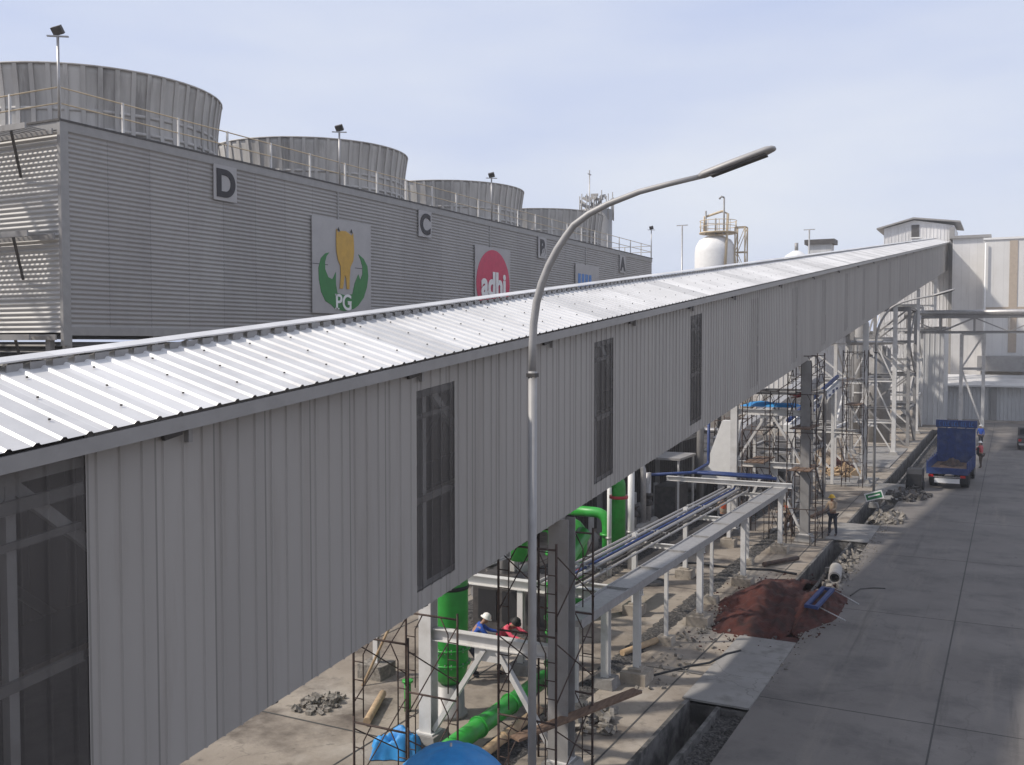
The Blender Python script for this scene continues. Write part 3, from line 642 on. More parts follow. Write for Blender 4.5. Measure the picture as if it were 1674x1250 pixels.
# ------------------------------------------------------------------ green vessels and pipework
t = thing('green_vessel', 'tall green vessel with bolted flange rings on a grey base behind the nearest trestle', 'vessel', (-11.55, 19.45, 0))
c = (-11.55, 19.45, 0)
MB().lathe(c, [(.42, 0), (.42, .1), (.36, .12), (.34, .75)], 24).build('base', M['trim'], t)
MB().lathe(c, [(.2, .75), (.36, .9), (.44, 1.2), (.44, 4.4), (.3, 4.7), (.3, 5.0)], 28).build('body', M['green'], t)
for z in (1.25, 1.6): MB().lathe((c[0], c[1], z), [(.44, 0), (.5, 0), (.5, .045), (.44, .045)], 28, caps=False).build('flange', M['green'], t)
bo = MB()
for z in (1.18, 1.53):
    for k in range(20):
        a = 2 * math.pi * k / 20; bo.rng(c[0] + .475 * math.cos(a) - .01, c[0] + .475 * math.cos(a) + .01, c[1] + .475 * math.sin(a) - .01, c[1] + .475 * math.sin(a) + .01, z + .04, z + .15)
bo.build('bolts', M['galv'], t)
MB().lathe((c[0], c[1], 3.0), [(.445, 0), (.455, 0), (.455, .09), (.445, .09)], 28, caps=False).build('strap', M['black'], t)
pipe('green_pipe', 'thick green pipe lying aslant near the ground in front of the blue umbrella', [(-9.9, 15.6, .55), (-9.95, 21.3, .55)], .2, M['green'], fl=[((-9.92, 17.9, .55), (0, 1, 0), .24, .06), ((-9.94, 19.4, .55), (0, 1, 0), .24, .05)], n=16)
pipe('wrapped_pipe', 'brown lagged pipe lying beside the slanting green pipe', [(-9.45, 15.8, .3), (-9.5, 20.0, .3)], .11, M['timber'], fl=[((-9.46, 16.8, .3), (0, 1, 0), .125, .04), ((-9.48, 18.2, .3), (0, 1, 0), .125, .04)])
pipe('green_pipe', 'green riser pipe standing behind the right column of the nearest trestle', [(-10.1, 22.3, .5), (-10.1, 22.3, 4.9)], .22, M['green'], fl=[((-10.1, 22.3, 1.4), (0, 0, 1), .29, .07), ((-10.1, 22.3, 2.6), (0, 0, 1), .29, .07), ((-10.1, 22.3, 3.4), (0, 0, 1), .29, .07)], n=16)
pipe('green_pipe', 'pale lit green elbow pipe under the gallery left of the lamp pole', [(-12.2, 24.4, 2.6), (-12.2, 24.4, 3.7), (-10.4, 24.4, 3.7), (-10.4, 24.4, 2.9)], .24, M['green'], fl=[((-11.2, 24.4, 3.7), (1, 0, 0), .31, .07)], n=16)
pipe('green_pipe', 'green pipe bend with a red flange standing by the white columns', [(-14.3, 31.4, 2.9), (-12.9, 32.6, 3.75), (-12.5, 33.0, 3.75), (-12.5, 33.0, 1.2)], .25, M['green'], fl=[((-12.5, 33.0, 3.15), (0, 0, 1), .34, .1)], fm=M['red'], n=16)
pipe('green_pipe', 'low green pipe seen between the pipes and the silver cable tray', [(-12.6, 27.4, .7), (-11.1, 29.6, .7), (-11.1, 32, .7)], .24, M['green'], fl=[((-11.1, 30.6, .7), (0, 1, 0), .31, .07)], n=16)
pipe('green_pipe', 'short green valve body below the red flanged bend', [(-13.2, 31.0, .3), (-13.2, 31.0, 1.5), (-13.9, 30.5, 1.5)], .2, M['green'], fl=[((-13.2, 31.0, .9), (0, 0, 1), .28, .08)], fm=M['red'], n=16)
pipe('green_pipe', 'small green stub rising from the yard left of the nearest trestle', [(-12.55, 19.2, 0), (-12.55, 19.2, .75)], .08, M['green'], fl=[((-12.55, 19.2, .72), (0, 0, 1), .13, .05)])
# green-frame pump support platform behind
pf = thing('pipe_support', 'white steel frame crossing under the gallery above the two crouching workers', 'steel frame', (-11.3, 22.9, 0))
members(pf, M['white'], [('post', (-13.5, 22.9, .25), (-13.5, 22.9, 2.2), ('I', .2)), ('post', (-9.0, 22.9, .25), (-9.0, 22.9, 2.2), ('I', .2)), ('beam', (-13.7, 22.9, 2.32), (-8.8, 22.9, 2.32), ('I', .24, .26)),
                         ('post', (-13.5, 26.6, .25), (-13.5, 26.6, 2.2), ('I', .2)), ('beam', (-13.5, 23.05, 2.32), (-13.5, 26.6, 2.32), ('I', .2, .22)), ('post', (-11.4, 22.9, .25), (-11.4, 22.9, 2.2), ('I', .16))])
for x, y in ((-13.5, 22.9), (-9, 22.9), (-13.5, 26.6), (-11.4, 22.9)): frusta(x, y, 0, .6, .5, .25).build('footing', M['slab'], pf)
# steel post with pedestal left of the trestle
p_ = thing('steel_post', 'short white post on a dark sided concrete pedestal beside the gallery edge', 'post', (-14.62, 20.9, 0))
MB().rng(-14.98, -14.26, 20.55, 21.25, 0, .36).build('pedestal', M['stone'], p_); MB().hbeam((-14.62, 20.9, .36), (-14.62, 20.9, 4.9), .14).build('shaft', M['white'], p_)
p_ = thing('propping_pole', 'thin pale wooden pole leaning against the white post', 'pole', (-14.3, 20.2, 0)); MB().tube([(-14.5, 20.1, 0), (-14.0, 22.8, 3.6)], .035, 8).build('shaft', M['timber'], p_)

# ------------------------------------------------------------------ scaffolds
def scaffold(x, y, nb, nl, label, rz=0, wd=1.22, ln=1.8, hl=1.65, planks=()):
    t = thing('scaffold', label, 'scaffold', (x, y, 0), 'brown tube scaffolds'); t.rotation_euler = (0, 0, rz)
    off = Vector((x, y, 0))
    for l in range(nl):
        for b in range(nb + 1):
            f_ = MB(); z = l * hl; yy = b * ln
            for xx in (0, wd): f_.tube([(xx, yy, z), (xx, yy, z + hl)], .026, 6)
            f_.tube([(0, yy, z + hl - .12), (wd, yy, z + hl - .12)], .021, 6); f_.tube([(.22, yy, z), (.22, yy, z + hl - .45), (.4, yy, z + hl - .12)], .014, 5); f_.tube([(wd - .22, yy, z), (wd - .22, yy, z + hl - .45), (wd - .4, yy, z + hl - .12)], .014, 5)
            for k in range(3):
                f_.tube([(0, yy, z + .35 + k * .35), (.22, yy, z + .35 + k * .35)], .012, 5); f_.tube([(wd - .22, yy, z + .35 + k * .35), (wd, yy, z + .35 + k * .35)], .012, 5)
            f_.v = [tuple(Vector(v) + off) for v in f_.v]; f_.build('frame', M['rust'], t)
        for b in range(nb):
            for xx in (0, wd):
                f_ = MB(); z = l * hl; f_.tube([(xx, b * ln, z + .25), (xx, (b + 1) * ln, z + hl - .25)], .014, 5); f_.tube([(xx + .03, (b + 1) * ln, z + .25), (xx + .03, b * ln, z + hl - .25)], .014, 5)
                f_.v = [tuple(Vector(v) + off) for v in f_.v]; f_.build('cross_brace', M['rust'], t)
    for z in planks:
        f_ = MB()
        for k in range(3): f_.rng(.15 + k * .3, .41 + k * .3, -.3, nb * ln + .35, z, z + .045)
        f_.v = [tuple(Vector(v) + off) for v in f_.v]; f_.build('plank', M['wood'], t)
    return t
scaffold(-10.95, 14.9, 1, 2, 'brown tube scaffold around the white left column of the nearest trestle')
scaffold(-8.7, 16.5, 1, 3, 'three lift scaffold around the wide grey column of the nearest trestle', planks=())
scaffold(-8.55, 43.0, 1, 5, 'tall scaffold around the dark column of the second trestle', planks=(3.2, 5.0))
scaffold(-10.6, 43.4, 1, 4, 'scaffold with planks between the columns of the second trestle', planks=(3.4,))
scaffold(-9.0, 61.6, 1, 5, 'scaffold wrapped about the third trestle', planks=(4.95,))
scaffold(-13.1, 48.0, 1, 3, 'low scaffold beside the white chute', planks=(3.3,))
p_ = thing('plank', 'loose brown plank slung across the scaffold of the nearest trestle', 'plank', (-7.6, 17.5, 1.3)); MB().bar((-8.3, 16.4, 1.15), (-6.9, 19.4, 1.35), .26, .05).build('board', M['wood'], p_)

# ------------------------------------------------------------------ blue tarps, umbrella
t = thing('umbrella', 'large bright blue round work umbrella at the bottom edge of the photograph', 'umbrella', (-8.05, 13.6, 0))
cn = MB(); vs = [(-8.05, 13.6, 2.10)]; NP = 8; RG = 6
for j in range(1, RG + 1):
    for k in range(NP * 4):
        a = 2 * math.pi * k / (NP * 4); rr = .86 * j / RG; sag = .05 * abs(math.sin(a * NP / 2)) * (j / RG); rr2 = rr * (1 - .04 * (j / RG) * abs(math.sin(a * NP / 2)))
        vs.append((-8.05 + rr2 * math.cos(a), 13.6 + rr2 * math.sin(a), 2.10 - .42 * (j / RG) ** 2.1 + sag))
n4 = NP * 4; fs = [(0, 1 + k, 1 + (k + 1) % n4) for k in range(n4)]
for j in range(RG - 1): fs += [(1 + j * n4 + k, 1 + (j + 1) * n4 + k, 1 + (j + 1) * n4 + (k + 1) % n4, 1 + j * n4 + (k + 1) % n4) for k in range(n4)]
cn.add(vs, fs, True); cn.build('canopy', M['tarp'], t); MB().tube([(-8.05, 13.6, 0), (-8.05, 13.6, 2.15)], .02, 8).build('pole', M['galv'], t)
rr_ = MB()
for k in range(NP):
    a = 2 * math.pi * k / NP; rr_.tube([(-8.05, 13.6, 2.07), (-8.05 + .43 * math.cos(a), 13.6 + .43 * math.sin(a), 1.98), (-8.05 + .8 * math.cos(a), 13.6 + .8 * math.sin(a), 1.7)], .008, 5)
rr_.build('ribs', M['galv'], t); frusta(-8.05, 13.6, 0, .4, .3, .15).build('base', M['stone'], t)
def crumple(name, label, x, y, lx, ly, h, m, rz=0, seed=0, z0=0., cat='tarpaulin', n=26):
    mb = MB(); vs = []; cs, sn = math.cos(rz), math.sin(rz)
    for j in range(n + 1):
        for i in range(n + 1):
            u = i / n * 2 - 1; v = j / n * 2 - 1; ed = 1 + .22 * noise.noise(Vector((u * 2, v * 2, seed + 4)))
            f_ = max(0, 1 - max(abs(u), abs(v)) ** 4)
            zz = f_ * (h * .35 + h * .7 * (.5 + noise.noise(Vector((u * 1.3, v * 2.0, seed)))) + h * .3 * abs(noise.noise(Vector((u * 5, v * 5, seed + 2)))))
            px, py = u * lx / 2 * ed, v * ly / 2 * ed; vs.append((x + px * cs - py * sn, y + px * sn + py * cs, z0 + zz + .02))
    mb.add(vs, [(j * (n + 1) + i, j * (n + 1) + i + 1, (j + 1) * (n + 1) + i + 1, (j + 1) * (n + 1) + i) for j in range(n) for i in range(n)], True)
    o = mb.build(name, m, loc=(x, y, z0)); tag(o, label, cat); return o
crumple('tarpaulin', 'crumpled blue tarpaulin heaped on the ground against the nearest trestle', -11.45, 17.1, 1.05, .8, .5, M['tarp'], .5, 3)
o = crumple('tarpaulin', 'flat blue tarpaulin laid over the top beam of the second trestle', -9.75, 45.2, 2.5, 1.3, .22, M['tarp'], 0, 8, z0=5.78)

# ------------------------------------------------------------------ soil heap, rubble, loose things by the drain
def heap(name, label, x, y, lx, ly, h, m, seed=0, cat='heap', n=44, rough=.25, z0=0, kind=None):
    mb = MB(); vs = []
    for j in range(n + 1):
        for i in range(n + 1):
            u = i / n * 2 - 1; v = j / n * 2 - 1; d = math.hypot(u, v); a = math.atan2(v, u)
            e = .78 + .28 * noise.noise(Vector((math.cos(a) * 1.6, math.sin(a) * 1.6, seed)))
            f_ = max(0, 1 - (d / e) ** 1.6)
            zz = h * f_ * (.75 + .7 * noise.noise(Vector((u * 2.2, v * 2.2, seed + 5)))) + rough * h * min(1, f_ * 4) * noise.noise(Vector((u * 9, v * 9, seed + 9)))
            vs.append((x + u * lx / 2, y + v * ly / 2, z0 + zz - .03 + (.03 if f_ > 0 else -.05)))
    mb.add(vs, [(j * (n + 1) + i, j * (n + 1) + i + 1, (j + 1) * (n + 1) + i + 1, (j + 1) * (n + 1) + i) for j in range(n) for i in range(n)], True)
    o = mb.build(name, m, loc=(x, y, z0)); tag(o, label, cat, kind=kind); return o
heap('soil_heap', 'heap of dark red soil dumped across the open drain beside the road', -7.0, 32.3, 3.8, 9.5, .6, M['soil'], 2, 'soil heap', 70)
heap('soil_heap', 'lower spill of dark red soil reaching onto the road edge', -5.5, 33.0, 2.0, 7.0, .38, M['soil'], 12, 'soil heap', 50)
heap('soil_heap', 'reddish earth and timber heap under the gallery past the second trestle', -10.4, 70.5, 2.6, 4.5, .7, M['soil'], 5, 'soil heap')
heap('sand_heap', 'pale sand heap beyond the second trestle', -12.2, 74.5, 5.5, 9, 1.1, M['sand'], 4, 'sand heap')
def rubble(name, label, x, y, rx, ry_, n, s0, s1, m, cat='rubble', seed=1, h=.2, flat=1., kind=None):
    rnd = random.Random(seed); mb = MB()
    for i in range(n):
        a = rnd.uniform(0, 6.28); d = rnd.random() ** .7; s = rnd.uniform(s0, s1)
        mt = Matrix.Rotation(rnd.uniform(0, 3), 3, Vector((rnd.uniform(-1, 1), rnd.uniform(-1, 1), rnd.uniform(-1, 1))).normalized())
        mb.box((x + rx * d * math.cos(a), y + ry_ * d * math.sin(a), s * .3 + h * (1 - d) * rnd.random()), (s * rnd.uniform(.7, 1.8), s * rnd.uniform(.5, 1), s * .5 * flat), m=mt)
    o = mb.build(name, m, loc=(x, y, 0)); tag(o, label, cat, kind=kind); return o
rubble('rubble_pile', 'small pile of broken sticks and rubble on the open yard left of the scaffold', -14.65, 18.6, .55, .7, 90, .06, .16, M['stone'], seed=3, h=.18)
rubble('rubble_pile', 'pale broken rubble scattered behind the grey trestle column', -8.6, 20.4, .9, 1.2, 110, .08, .22, M['stone'], seed=5)
rubble('rubble_pile', 'whitish rubble and scraps by the drain near the far street lamp', -5.2, 51.2, .9, 1.8, 90, .08, .3, M['stone'], seed=8)
rubble('rubble_pile', 'dark debris lying on the road edge behind the blue truck', -5.0, 59.5, 1.1, 2.5, 100, .1, .3, M['dark'], seed=11)
rubble('rubble_pile', 'loose stones along the gravel by the soil heap', -5.6, 38.5, .5, 4.5, 110, .06, .2, M['stone'], seed=13, h=.05, kind='stuff')
rubble('timber_pile', 'scattered timber offcuts beside the third trestle', -9.8, 67.5, 1.2, 2.4, 60, .15, .5, M['timber'], 'timber pile', 15, .4, .5)
rubble('rubble_pile', 'stones scattered around the footings of the pipe rack', -8.0, 28.5, .8, 6, 120, .04, .12, M['stone'], seed=18, h=.03, kind='stuff')
t = thing('concrete_pipe', 'short pale concrete pipe lying with its dark open end towards the camera', 'pipe', (-5.6, 37.4, 0)); pm = MB()
n = 20; vs = []
for yy, r in ((36.5, .23), (38.1, .23), (38.1, .17), (36.5, .17)):
    for k in range(n): a = 2 * math.pi * k / n; vs.append((-5.62 + r * math.cos(a) + (yy - 37.3) * -.12, yy, .2 + r * math.sin(a)))
pm.add(vs, [(i * n + k, i * n + (k + 1) % n, ((i + 1) % 4) * n + (k + 1) % n, ((i + 1) % 4) * n + k) for i in range(4) for k in range(n)]); pm.build('shell', M['hdpe'], t)
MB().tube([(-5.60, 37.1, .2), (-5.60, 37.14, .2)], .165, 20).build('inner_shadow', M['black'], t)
t = thing('blue_rack', 'bright blue ladder shaped steel frame lying by the red soil', 'steel frame', (-5.2, 32.8, .35))
members(t, M['blue'], [('rail', (-5.62, 31.5, .38), (-5.5, 34.0, .42), ('B', .12, .1)), ('rail', (-5.32, 31.5, .36), (-5.2, 34.0, .4), ('B', .12, .1)), ('rung', (-5.62, 31.55, .38), (-5.3, 31.55, .37), ('B', .1)), ('rung', (-5.5, 33.95, .42), (-5.2, 33.95, .4), ('B', .1)),
                       ('stake', (-5.1, 33.9, .38), (-4.3, 33.6, .1), ('T', .02), M['galv']), ('stake', (-5.2, 31.6, .36), (-4.4, 31.4, .1), ('T', .02), M['galv'])])
t = thing('hose', 'black hose lying across the yard towards the drain', 'hose', (-9, 37.5, 0)); MB().tube([(-12.6, 36.6, .04), (-11, 37.3, .04), (-9.3, 37.1, .04), (-8.0, 37.5, .04), (-7.0, 37.2, .05)], .045, 8).build('tube', M['black'], t)
t = thing('cable', 'dark cable straggling over the paving near the open drain', 'cable', (-7.4, 26, 0)); MB().tube([(-8.2, 24.1, .02), (-7.7, 25.0, .02), (-7.55, 25.3, .02), (-7.1, 25.7, .06), (-6.9, 26.6, .07), (-6.6, 27.1, .07)], .03, 6).build('strand', M['black'], t)
t = thing('road_cable', 'short piece of cable lying on the road near the concrete pipe', 'cable', (-4.5, 36, 0)); MB().tube([(-4.75, 34.9, .03), (-4.6, 36.0, .03), (-4.2, 36.4, .03), (-3.8, 36.5, .03)], .025, 6).build('strand', M['dark'], t)
t = thing('manhole', 'round manhole ring set in the yard behind the cable tray', 'manhole', (-11.4, 33.6, 0)); MB().lathe((-11.4, 33.6, 0), [(.5, 0), (.5, .1), (.38, .1), (.38, 0)], 24, caps=False).build('ring', M['dark'], t); MB().lathe((-11.4, 33.6, 0), [(0, .06), (.37, .06)], 24, caps=False).build('cover', M['drain'], t)
t = thing('road_sign', 'small tilted white and green sign at the foot of the distant street lamp', 'sign', (-6.2, 53.6, 0))
mt = Matrix.Rotation(R(-18), 3, 'Y')
MB().box((-6.2, 53.6, .75), (.9, .03, .42), m=mt).build('panel', M['offwhite'], t); MB().box((-6.2, 53.58, .75), (.78, .02, .30), m=mt).build('green_field', M['signgreen'], t)
MB().box((-6.2, 53.565, .77), (.6, .01, .07), m=mt).build('white_line', M['offwhite'], t); members(t, M['dark'], [('leg', (-6.5, 53.62, 0), (-6.45, 53.62, .6), ('T', .02)), ('leg', (-5.9, 53.62, 0), (-5.92, 53.62, .85), ('T', .02))])

rubble('soil_crumbs', 'loose crumbs of red soil strewn round the soil heaps', -6.9, 32.2, 2.3, 5.6, 700, .015, .06, M['soil'], 'soil', 23, .02, kind='stuff')
rubble('gravel_scatter', 'small stones and grit strewn along the road edge by the drain', -5.25, 40, .45, 16, 380, .02, .07, M['stone'], 'stones', 25, .01, kind='stuff')
t = thing('generator', 'black generator box behind the crouching workers under the white frame', 'generator', (-12.8, 26.0, 0))
MB().rng(-14.2, -11.7, 25.3, 26.6, .15, 1.7).build('housing', M['dark'], t); MB().rng(-14.3, -11.6, 25.2, 26.7, 0, .15).build('skid', M['drain'], t); MB().tube([(-12.4, 25.9, 1.7), (-12.4, 25.9, 2.1)], .06, 10).build('exhaust', M['rust'], t)
for k in range(3): MB().rng(-14.0 + k * .8, -13.4 + k * .8, 25.26, 25.3, .5, 1.4).build('grille', M['black'], t)
t = thing('compressor', 'low black compressor standing by the left rear wheel of the truck', 'compressor', (-4.95, 62.4, 0))
MB().prism([(-5.35, 61.6, .3), (-5.35, 63.2, .3), (-5.35, 63.2, 1.0), (-5.35, 62.9, 1.25), (-5.35, 61.9, 1.25), (-5.35, 61.6, 1.0)], (1, 0, 0), .85).build('housing', M['black'], t)
for s_ in (-5.35, -4.5): wheel_ = MB().tube([(s_ - .08, 62.4, .28), (s_ + .08, 62.4, .28)], .28, 14).build('wheel', M['tyre'], t)
MB().bar((-4.93, 61.6, .4), (-4.93, 60.8, .3), .06).build('tow_bar', M['dark'], t)

# ------------------------------------------------------------------ dim machinery hall under the gallery
ph = thing('pump_shelter', 'dim open shelter with pale columns in the shade behind the gallery', 'shelter', (-19, 45, 0))
MB().rng(-24, -16.4, 33, 62, 6.0, 6.25).build('roof', M['dark'], ph)
MB().rng(-24, -23.8, 33, 62, 0, 6).build('rear_wall', M['dark_in'], ph)
for k in range(8):
    MB().hbeam((-16.6, 33.2 + k * 4.1, 0), (-16.6, 33.2 + k * 4.1, 6), .2).build('column', M['steel'], ph)
MB().hbeam((-16.6, 33, 3.2), (-16.6, 62, 3.2), .15, .2).build('beam', M['steel'], ph)
MB().ribbed((-17.2, 40, 0), (0, 1, 0), (0, 0, 4.6), (1, 0, 0), 20, .35, .1, .04).build('partition', M['dark'], ph)
for k in range(6):
    y = 36 + k * 4; t = thing('pump', ['grey pump on a concrete block in the dim shelter, nearest the camera', 'second grey pump in the shelter', 'third grey pump of the shelter row', 'fourth grey pump of the shelter row', 'fifth grey pump of the shelter row', 'farthest grey pump of the shelter row'][k], 'pump', (-15.2, y, 0), 'grey pumps by the shelter')
    MB().rng(-15.8, -14.6, y - .6, y + .6, 0, .4).build('plinth', M['drain'], t); MB().tube([(-15.7, y, .8), (-14.8, y, .8)], .32, 14).build('motor', M['steel'], t)
    MB().lathe((-14.8, y, .4), [(.2, 0), (.3, .2), (.3, .6), (.12, .8), (.12, 1.7)], 14).build('casing', M['trim'], t)
for x, y, r, h, lb in ((-13.2, 33.9, .09, 4.6, 'thin white riser just right of the red flanged bend'), (-12.9, 35.4, .13, 4.6, 'thicker white riser beside the thin one')):
    t = thing('riser_pipe', lb, 'pipe', (x, y, 0)); MB().tube([(x, y, 0), (x, y, h)], r, 12).build('tube', M['offwhite'], t); MB().lathe((x, y, 1.4), [(r, 0), (r + .05, 0), (r + .05, .06), (r, .06)], 12, caps=False).build('flange', M['galv'], t)
def mach(name, label, cat, parts):
    t = thing(name, label, cat, parts[0][1][0] if isinstance(parts[0][1], list) else parts[0][1]); 
    for p in parts:
        mb = MB()
        if p[0].startswith('t_'): mb.tube(p[1], p[2], 14); nm = p[0][2:]
        elif p[0].startswith('l_'): mb.lathe(p[1], p[2], 20); nm = p[0][2:]
        else: mb.rng(*p[2]); nm = p[0]
        mb.build(nm, M[p[-1]], t)
    return t
rs = random.Random(9)
for i, (x, y, lb) in enumerate(((-14.6, 28.0, 'grey valve station with two hand wheels left of the red flanged bend'), (-13.6, 38.5, 'grey valve station among the white risers'), (-12.9, 49.5, 'valve station under the silver inclined duct'))):
    mach('valve_station', lb, 'valve station', [('t_header', [(x, y - 1.8, 1.0), (x, y + 1.8, 1.0)], .2, 'steel'), ('t_branch', [(x, y - .9, 1.0), (x, y - .9, 2.6)], .13, 'steel'), ('t_branch', [(x, y + .9, 1.0), (x, y + .9, 3.2)], .13, 'galv'),
        ('l_valve', (x, y - .9, 1.6), [(.13, 0), (.24, .05), (.24, .12), (.15, .2), (.15, .35), (.24, .42), (.24, .5), (.13, .55)], 'dark'), ('l_valve', (x, y + .9, 1.8), [(.13, 0), (.24, .05), (.24, .12), (.15, .2), (.15, .35), (.24, .42), (.24, .5), (.13, .55)], 'red' if i == 0 else 'dark'),
        ('support', (x, y, 0), (x - .15, x + .15, y - 1.5, y - 1.3, 0, .85), 'drain'), ('support', (x, y, 0), (x - .15, x + .15, y + 1.3, y + 1.5, 0, .85), 'drain')])
for i, (y, z, r_0, m_, lb) in enumerate(((26.2, 4.3, .16, 'steel', 'grey overhead pipe crossing below the gallery behind the white frame'), (35.8, 4.6, .2, 'steel', 'grey overhead pipe crossing behind the white risers'), (38.8, 3.6, .12, 'galv', 'thin silver pipe crossing into the dim shelter'), (47.2, 5.2, .18, 'steel', 'grey overhead pipe crossing behind the second trestle'), (51.5, 4.0, .14, 'galv', 'silver pipe crossing near the low braced frame'))):
    pipe('pipe', lb, [(-17, y, z), (-13.6, y, z), (-13.6, y, .2)], r_0, M[m_], fl=[((-14, y, z), (1, 0, 0), r_0 * 1.4, .08)])
for i, (x, y, h, lb) in enumerate(((-14.2, 44.5, 3.4, 'dark electrical cabinet rack left of the white chute'), (-13.8, 52.0, 3.0, 'dark electrical cabinet rack below the inclined duct'), (-11.6, 56.0, 2.6, 'dark cabinet rack behind the low braced frame'))):
    mach('cabinet', lb, 'cabinet', [('housing', (x, y, 0), (x - .5, x + .5, y - 1, y + 1, .2, h * .6), 'dark'), ('canopy', (x, y, 0), (x - .8, x + .8, y - 1.3, y + 1.3, h - .1, h), 'steel'), ('post', (x, y, 0), (x + .65, x + .73, y - 1.2, y - 1.12, 0, h - .1), 'white'), ('post', (x, y, 0), (x + .65, x + .73, y + 1.12, y + 1.2, 0, h - .1), 'white')])
pipe('green_pipe', 'green branch pipe rising beside the red flanged bend', [(-13.4, 34.2, .5), (-13.4, 34.2, 2.3), (-15.2, 34.2, 2.3)], .2, M['green'], fl=[((-13.4, 34.2, 1.5), (0, 0, 1), .28, .08)], n=16)
pipe('green_pipe', 'tall green riser with flanges right behind the lamp pole', [(-9.5, 20.9, .35), (-9.5, 20.9, 3.2), (-9.5, 22.6, 3.9)], .2, M['green'], fl=[((-9.5, 20.9, 1.1), (0, 0, 1), .27, .07), ((-9.5, 20.9, 2.2), (0, 0, 1), .27, .07)], n=16)
for i, (x, y, a, ln_, lb) in enumerate(((-9.3, 46.5, .2, 3.2, 'long white pipe length stacked on the ground past the second trestle'), (-10.0, 52.5, -.1, 4.0, 'grey pipe length lying in the gravel under the gallery'), (-8.4, 51.0, .15, 3.0, 'rusty tube lying beside the drain near the far lamp'), (-7.9, 38.8, .5, 2.0, 'short rusty tube lying by the pipe rack footing'), (-9.2, 26.0, .3, 1.6, 'short pale plank lying by the rack post'), (-13.2, 18.8, -.4, 1.8, 'pale plank on the open yard left of the green vessel'))):
    t = thing('offcut', lb, 'offcut', (x, y, 0)); MB().tube([(x - math.sin(a) * ln_ / 2, y - math.cos(a) * ln_ / 2, .12), (x + math.sin(a) * ln_ / 2, y + math.cos(a) * ln_ / 2, .12)], .09, 10).build('length', M[('hdpe', 'steel', 'rust', 'rust', 'timber', 'timber')[i]], t)
# white chute, small inclined duct and low frames about the second trestle
t = thing('chute', 'flat white sloping chute standing behind the second trestle', 'chute', (-12.2, 46, 0))
MB().prism([(-13.2, 46, 2.2), (-11.8, 46, 2.2), (-11.3, 46, 5.0), (-12.2, 46, 5.0)], (0, 1, 0), .35).build('panel', M['offwhite'], t); MB().hbeam((-12.4, 46.5, 0), (-12.4, 46.5, 2.4), .2).build('leg', M['white'], t)
t = thing('inclined_duct', 'silver covered duct climbing behind the second trestle towards the white shed', 'duct', (-12, 50, 0))
MB().bar((-12.6, 47.5, 3.7), (-10.6, 62, 6.6), .9, .65).build('casing', M['galv'], t)
for k in range(5):
    u = (k + .5) / 5; p = Vector((-12.6, 47.5, 3.7)).lerp(Vector((-10.6, 62, 6.6)), u); MB().bar((p.x, p.y, 0), (p.x, p.y, p.z - .3), .12).build('leg', M['white'], t)
for dz in (.5, .95): MB().tube([(-12.1, 47.5, 3.9 + dz), (-10.1, 62, 6.8 + dz)], .025, 6).build('rail', M['rust'], t)
t = thing('crane_boom', 'pale lattice boom with blue markings slanting beyond the second trestle', 'crane boom', (-10.5, 60, 0))
A_, B_ = Vector((-9.9, 50, 4.4)), Vector((-9.6, 63.5, 6.2)); MB().bar(A_, B_, .5, .35).build('box_section', M['offwhite'], t)
for k in range(7): 
    p = A_.lerp(B_, .35 + k * .085); MB().rng(p.x + .24, p.x + .27, p.y, p.y + .7, p.z - .09, p.z + (.12 if k % 2 else .04)).build('marking', M['blue'], t)
MB().tube([A_ + Vector((0, 0, .4)), B_ + Vector((0, 0, .4))], .12, 8).build('ram', M['blue'], t)
for p in (A_.lerp(B_, .1), A_.lerp(B_, .9)): MB().bar((p.x, p.y, 0), (p.x, p.y, p.z - .15), .18).build('support', M['white'], t)
def rackframe(name, label, xs, ys_, zs, m=M['white'], sec=.2, diag=True, cat='steel structure'):
    t = thing(name, label, cat, ((xs[0] + xs[-1]) / 2, (ys_[0] + ys_[-1]) / 2, 0)); L_ = []
    for x in xs:
        for y in ys_: L_.append(('column', (x, y, 0), (x, y, zs[-1]), ('I', sec)))
    for z in zs:
        for y in ys_:
            for a, b in zip(xs, xs[1:]): L_.append(('beam', (a, y, z), (b, y, z), ('I', sec * .8)))
        for x in xs:
            for a, b in zip(ys_, ys_[1:]): L_.append(('beam', (x, a, z), (x, b, z), ('I', sec * .8)))
    if diag:
        zz = [0] + list(zs)
        for i, (z0, z1) in enumerate(zip(zz, zz[1:])):
            for y in ys_:
                a, b = (xs[0], xs[1]) if i % 2 else (xs[1], xs[0]); L_.append(('brace', (a, y, z0), (b, y, z1), ('B', sec * .5)))
            for x in xs:
                a, b = (ys_[0], ys_[1]) if i % 2 else (ys_[1], ys_[0]); L_.append(('brace', (x, a, z0), (x, b, z1), ('B', sec * .5)))
    members(t, m, L_); return t
rackframe('steel_structure', 'tall grey braced steel structure below the far end of the gallery', (-11.0, -7.6), (88, 94), (3.2, 6.0, 8.8, 11.6), M['steel'], sec=.26)
rackframe('steel_structure', 'second tall braced steel structure carrying the pipe bridge', (-12.2, -8.2), (104, 109.5), (3.5, 7, 10, 12.4), sec=.26)
rackframe('steel_structure', 'low grey braced frame between the second and third trestles', (-12.6, -9.3), (53, 57), (3.0, 6.0), M['steel'], sec=.2)
rackframe('steel_structure', 'white braced frame beyond the third trestle', (-13.4, -10.4), (68, 73), (3.0, 6.2, 8.6), sec=.22)
rackframe('pipe_trestle', 'white braced pipe trestle standing in front of the low shed', (-4.6, -2.5), (112, 113.2), (6.0, 9.6), sec=.3)
